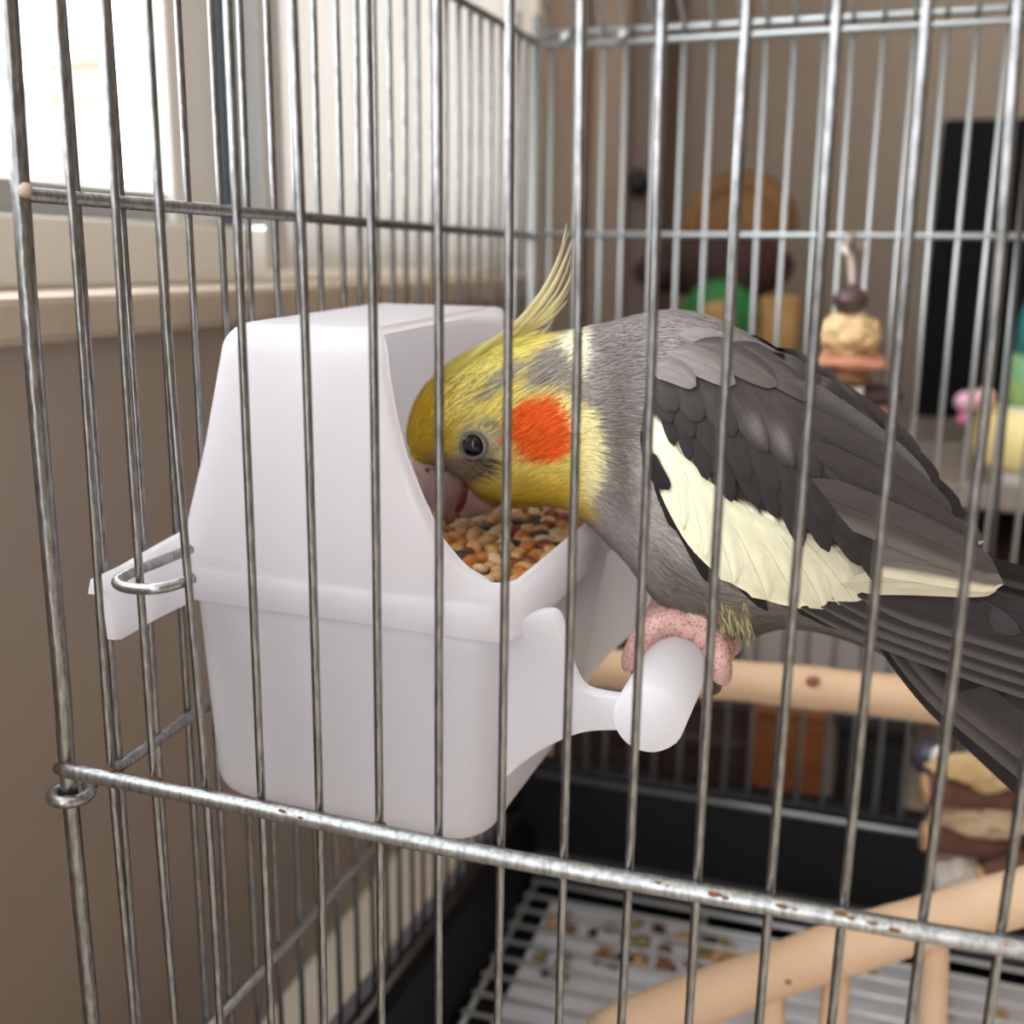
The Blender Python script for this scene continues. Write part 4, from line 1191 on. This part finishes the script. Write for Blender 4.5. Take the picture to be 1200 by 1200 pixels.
def feather(base, tip, w_px, off, c0, c1=None, bend=0.0, mode='drape', name='covert_feather', parent=wing, n=14, m=7, edge=None, edge_side=1, tipr=2.4, tipcol=None, light=None, Yend=None, roll=0.0):
    """one feather: base and tip in photo pixels, half width, height above the body (mm), colours"""
    base, tip = np.array(base, float), np.array(tip, float)
    d = tip - base; L = np.linalg.norm(d); d /= L; nx = np.array([-d[1], d[0]])
    S = np.linspace(0, 1, n); Y = []
    for s in S:
        q = base + d * L * s + nx * bend * 4 * s * (1 - s)
        y = hitY(*q) if mode != 'drape' else surfY(*q)
        Y.append(y)
    if mode == 'long':
        y0 = next((y for y in Y if y is not None), YB - .01)
        ye = Yend if Yend is not None else YB - .010
        Y = [min(y0 * (1 - s) + ye * s, (Y[i] if Y[i] is not None else 9)) for i, s in enumerate(S)]
    V, F, UVs, Cc = [], [], [], []
    c0 = srgb_arr(c0); c1_ = srgb_arr(c1) if c1 is not None else c0
    for i, s in enumerate(S):
        prof = min(1, (s / .22) ** .6 if s < .22 else 1) * max(0.0, 1 - s ** (tipr * 2.2)) ** .5
        prof = max(prof, .03 if i == n - 1 else .10)
        for j in range(m):
            c_ = -1 + 2 * j / (m - 1)
            q = base + d * L * s + nx * (bend * 4 * s * (1 - s) + c_ * w_px * prof)
            y = (surfY(*q) if mode == 'drape' else Y[i]) - (off + .35 * s) * .001 + .0002 * c_ * c_ + roll * .001 * c_
            V.append(U(q[0], q[1], 1, y)); UVs.append((j / (m - 1), s))
            k = c0 * (1 - s) + c1_ * s
            if edge is not None:
                e = np.clip((c_ * edge_side - .35) / .35, 0, 1); k = k * (1 - e) + srgb_arr(edge) * e
            if tipcol is not None:
                e = np.clip((s - .72) / .2, 0, 1); k = k * (1 - e) + srgb_arr(tipcol) * e
            if light is not None:
                e = np.exp(-((s - .72) / .16) ** 2 - (c_ / .45) ** 2); k = k * (1 - e) + srgb_arr(light) * e  # pale highlight painted into the vane colour
            Cc.append(k)
    for i in range(n - 1):
        for j in range(m - 1): F.append((i * m + j, i * m + j + 1, (i + 1) * m + j + 1, (i + 1) * m + j))
    return obj(name, V, F, M_FEATH, parent, uvs=UVs, cols=Cc)

BLK, DRK, BRN, GRY = (40, 36, 37), (56, 51, 50), (92, 84, 81), (138, 130, 127)
CRM, CRG = (240, 237, 204), (188, 182, 164)
# tail
for i, (b_, t_, w_, c_) in enumerate([((1030, 756), (1330, 1036), 15, BLK), ((1036, 752), (1352, 1012), 20, DRK), ((1052, 752), (1372, 984), 24, (62, 57, 55)), ((1080, 752), (1385, 960), 22, DRK), ((1050, 740), (1360, 925), 20, BLK)]):
    feather(b_, t_, w_, 0, c_, c_, 4, 'long', 'tail_feather', bird, n=22, edge=(82, 76, 73) if i in (1, 2) else None, edge_side=1, Yend=YB - .002 - .0012 * (2 - abs(i - 2)), tipr=5)
# undertail and belly-side dark edge of the wing
for b_, t_, w_ in [((752, 505), (792, 622), 13), ((766, 560), (835, 686), 13), ((790, 610), (900, 716), 11), ((840, 670), (985, 738), 9), ((900, 700), (1050, 752), 9)]:
    feather(b_, t_, w_, .9, BLK, BLK, -6, name='under_feather')
# primaries, long and dark, tips crossing over the tail
for i, (b_, t_, w_) in enumerate([((930, 706), (1298, 836), 13), ((950, 702), (1306, 822), 14), ((975, 700), (1312, 806), 15), ((1000, 694), (1312, 786), 16), ((1025, 690), (1300, 764), 17), ((1050, 682), (1285, 742), 16)]):
    feather(b_, t_, w_, 1.0 + .35 * i, (52, 47, 47), (46, 42, 42), 5 - i, 'long', 'flight_feather', n=22, edge=(84, 78, 75), edge_side=1, tipr=4, Yend=YB - .016)
feather((1075, 690), (1196, 742), 15, 3.2, (66, 61, 61), (58, 54, 54), -4, 'long', 'flight_feather', n=16, tipr=2.4, Yend=YB - .018)
# tertials and secondaries
for b_, t_, w_, c_, e_, es, of in [((985, 684), (1168, 692), 15, (184, 176, 152), None, 1, 2.3), ((1004, 652), (1176, 684), 22, (104, 97, 90), (208, 200, 172), 1, 2.5),
                                   ((915, 565), (1170, 672), 25, (74, 67, 64), (104, 97, 91), 1, 2.7), ((910, 520), (1148, 648), 27, (62, 56, 54), None, 1, 2.9),
                                   ((905, 480), (1118, 612), 27, (66, 60, 58), None, 1, 3.1), ((905, 445), (1092, 578), 24, (72, 66, 64), (84, 78, 76), -1, 3.3)]:
    feather(b_, t_, w_, of, c_, None, -5, 'long', 'flight_feather', n=20, edge=e_, edge_side=es, Yend=YB - .020, tipr=2.6)
# cream greater coverts, soft overlapping lobes on the cream part of the shell
for i, (b_, t_, w_, c_) in enumerate([((1000, 662), (1072, 716), 11, (132, 124, 114)), ((968, 645), (1046, 722), 16, (184, 177, 158)), ((935, 625), (1012, 722), 19, (214, 208, 182)), ((905, 615), (965, 714), 21, (228, 224, 194)),
                                      ((868, 600), (932, 705), 22, (236, 233, 200)), ((838, 580), (899, 703), 24, (239, 236, 203)), ((812, 556), (860, 684), 22, (240, 238, 206)), ((794, 530), (826, 655), 17, (242, 240, 210)), ((776, 505), (800, 620), 12, (242, 240, 211))]):
    feather(b_, t_, w_, 1.9 + .10 * i, c_, c_, -4, name='cream_covert_feather', tipr=3.2, edge=tuple(int(v * .95) for v in c_), edge_side=-1)
feather((757, 528), (784, 574), 10, 3.3, BLK, BLK, 3, name='covert_feather', tipr=2.2)
# dark median coverts, tips making the jagged border
rw1 = [((775, 470), (797, 545), 11), ((792, 480), (815, 560), 12), ((808, 492), (834, 580), 13), ((826, 505), (862, 603), 14), ((850, 512), (893, 606), 15), ((876, 520), (914, 618), 15), ((898, 530), (944, 650), 16),
       ((924, 545), (974, 655), 17), ((950, 560), (1010, 670), 17), ((974, 580), (1036, 694), 15), ((996, 600), (1066, 690), 15)]
for i, (b_, t_, w_) in enumerate(rw1):
    k_ = np.interp(i, [0, 4, 10], [22, 12, 4]); b_, t_ = (b_[0] - .3 * k_, b_[1] - k_), (t_[0] - .3 * k_, t_[1] - k_)
    feather(b_, t_, w_, 3.2 + .04 * i, (58, 53, 52), (50, 45, 45), -3, tipr=1.5)
rw2 = [((765, 448), (790, 508), 15), ((784, 452), (815, 525), 16), ((806, 456), (848, 552), 17), ((832, 462), (882, 575), 18), ((862, 470), (915, 590), 18), ((890, 480), (946, 610), 19), ((918, 494), (978, 628), 20), ((948, 515), (1014, 650), 20)]
for i, (b_, t_, w_) in enumerate(rw2):
    t_ = (t_[0] - 4, t_[1] - 12)
    feather(b_, t_, w_, 3.7 + .04 * i, (64, 58, 57), (52, 47, 46), -3, tipr=1.8)
rw3 = [((766, 436), (792, 482), 16, None), ((785, 432), (822, 494), 18, None), ((812, 430), (860, 512), 19, None), ((842, 432), (900, 530), 20, (116, 109, 106)), ((874, 440), (930, 548), 20, (120, 113, 110)), ((905, 452), (960, 560), 21, None), ((935, 468), (1010, 590), 22, (118, 111, 107)), ((915, 440), (992, 532), 20, (114, 107, 104))]
for i, (b_, t_, w_, l_) in enumerate(rw3):
    feather(b_, t_, w_, 4.2 + .05 * i, (76, 70, 68), (58, 53, 51), -3, tipr=1.8, light=l_)
# grey scapulars over the shoulder
for i, (b_, t_, w_) in enumerate([((930, 432), (1052, 545), 17), ((890, 412), (1010, 506), 18), ((850, 404), (958, 470), 18), ((812, 402), (912, 452), 18), ((782, 412), (862, 450), 17), ((764, 428), (816, 452), 15)]):
    feather(b_, t_, w_, 4.9 + .1 * i, (88, 81, 79) if i < 2 else ((106, 99, 96) if i < 4 else GRY), (80, 73, 71) if i < 3 else ((96, 89, 86) if i < 4 else (130, 122, 119)), -5, tipr=1.8, name='scapular_feather', edge=(76, 70, 68) if i < 4 else (116, 108, 105), edge_side=-1)
for i, (b_, t_, w_) in enumerate([((796, 392), (872, 418), 13), ((836, 402), (918, 442), 12)]):
    feather(b_, t_, w_, 2.2 + .1 * i, (144, 136, 133), (130, 122, 119), -4, tipr=1.8, name='scapular_feather', edge=(112, 104, 101), edge_side=1)

# the other wing, mirrored about the bird's middle plane
def mirror_tree(o, parent):
    c = o.copy(); col.objects.link(c); c.parent = parent
    return c
mw = mirror_tree(wing, bird)
mw.matrix_parent_inverse = Matrix.Translation(-Vector(bird.location)) @ Matrix.Translation((0, 2 * YB, 0)) @ Matrix.Diagonal((1, -1, 1, 1))
for ch in [c for c in bpy.data.objects if c.parent == wing]:
    c = ch.copy(); col.objects.link(c); c.parent = mw

# ---- feet
M_SKIN = mat('pink_scaly_skin', srgb(198, 138, 134), .55, 0, sss=.1)
nt = M_SKIN.node_tree; b = nt.nodes['Principled BSDF']
tc = nt.nodes.new('ShaderNodeTexCoord'); vo = nt.nodes.new('ShaderNodeTexVoronoi'); vo.feature = 'DISTANCE_TO_EDGE'; vo.inputs['Scale'].default_value = 850
nt.links.new(tc.outputs['Object'], vo.inputs['Vector'])
rp = nt.nodes.new('ShaderNodeValToRGB'); rp.color_ramp.elements[0].color = srgb(206, 166, 158); rp.color_ramp.elements[1].color = srgb(166, 112, 108)
rp.color_ramp.elements[0].position = .04; rp.color_ramp.elements[1].position = .40
nt.links.new(vo.outputs['Distance'], rp.inputs['Fac']); nt.links.new(rp.outputs['Color'], b.inputs['Base Color'])
bpn = nt.nodes.new('ShaderNodeBump'); bpn.inputs['Strength'].default_value = .7; bpn.inputs['Distance'].default_value = .0006
nt.links.new(vo.outputs['Distance'], bpn.inputs['Height']); nt.links.new(bpn.outputs['Normal'], b.inputs['Normal'])
M_CLAW = mat('dark_claw', srgb(56, 42, 40), .3)
PR = .0091
def on_perch(ang, y, lift=.0028):
    """point on the perch; ang 0 = top, positive = towards the bird's head (left)"""
    r = PR + lift
    return np.array([PA[0] + .001 - r * math.sin(ang), y, PA[1] + r * math.cos(ang)])
def foot(y):
    ft = empty('foot', (0, 0, 0), bird); ft.matrix_parent_inverse = Matrix.Translation(-Vector(bird.location))
    ank = np.array([PA[0] + .0085, y, PA[1] + .0225])
    for a1, y1, nm in ((1.75, y - .0042, 0), (1.55, y + .0055, 1)):
        P = [ank + (0, 0, .004), on_perch(-.35, (y * 2 + y1) / 3, .0036), on_perch(.15, (y + y1) / 2, .0034), on_perch(.75, y1, .0032), on_perch(a1 - .25, y1, .0030), on_perch(a1, y1, .0026)]
        V, F = tube(catmull(P, 26), list(np.interp(np.linspace(0, 1, 26), [0, .15, .35, .8, .95, 1], [.0038, .0042, .0041, .0037, .0033, .0016])), 14); t = obj('toe', V, F, M_SKIN, ft)
        P = [on_perch(a1 - .06, y1, .0026), on_perch(a1 + .22, y1, .0026), on_perch(a1 + .45, y1, .0010)]
        V, F = tube(catmull(P, 8), np.linspace(.0019, .0003, 8), 8); obj('claw', V, F, M_CLAW, t)
    for a1, y1 in ((-1.75, y - .0050), (-1.5, y + .0045)):
        P = [ank + (0, 0, .003), on_perch(-.55, (y * 2 + y1) / 3, .0038), on_perch(-.9, (y + y1) / 2, .0034), on_perch(-1.25, y1, .0032), on_perch(a1 + .15, y1, .0030), on_perch(a1, y1, .0026)]
        V, F = tube(catmull(P, 22), list(np.interp(np.linspace(0, 1, 22), [0, .15, .35, .8, .95, 1], [.0038, .0040, .0039, .0035, .0031, .0016])), 14); t = obj('toe', V, F, M_SKIN, ft)
        P = [on_perch(a1 + .06, y1, .0026), on_perch(a1 - .25, y1, .0034), on_perch(a1 - .55, y1, .0016)]
        V, F = tube(catmull(P, 8), np.linspace(.0019, .0003, 8), 8); obj('claw', V, F, M_CLAW, t)
    V, F = tube(catmull([ank + (.004, 0, .018), ank + (.001, 0, .008), ank + (-.002, 0, .001), on_perch(-.2, y, .004)], 12), [.006, .0055, .005, .0045, .004, .004, .004, .004, .004, .0038, .0034, .002], 14); obj('shank', V, F, M_SKIN, ft)
foot(.081); foot(.106)
# yellowish tuft over the near leg
V, F, Cc = [], [], []
for i in range(150):
    a = np.array([random.uniform(826, 880), random.uniform(704, 736)]); d = np.array([random.uniform(-2, 8), random.uniform(12, 24)]); w_ = .9
    y0 = surfY(*a) - .0004; n_ = np.array([-d[1], d[0]]) / np.linalg.norm(d); b0 = len(V)
    c_ = srgb_arr((186, 176, 122)) if random.random() < .35 else srgb_arr((128, 118, 100))
    for q, ww in ((a, w_), (a + d * .6, w_), (a + d, .1)):
        V += [U(*(q - n_ * ww), 1, y0 + .003 * (q[1] - a[1]) / 24), U(*(q + n_ * ww), 1, y0 + .003 * (q[1] - a[1]) / 24)]; Cc += [c_ * random.uniform(.8, 1.1)] * 2
    F += [(b0, b0 + 1, b0 + 3, b0 + 2), (b0 + 2, b0 + 3, b0 + 5, b0 + 4)]
o = obj('leg_tuft', V, F, M_BLADE, bird, cols=Cc); o['kind'] = 'stuff'
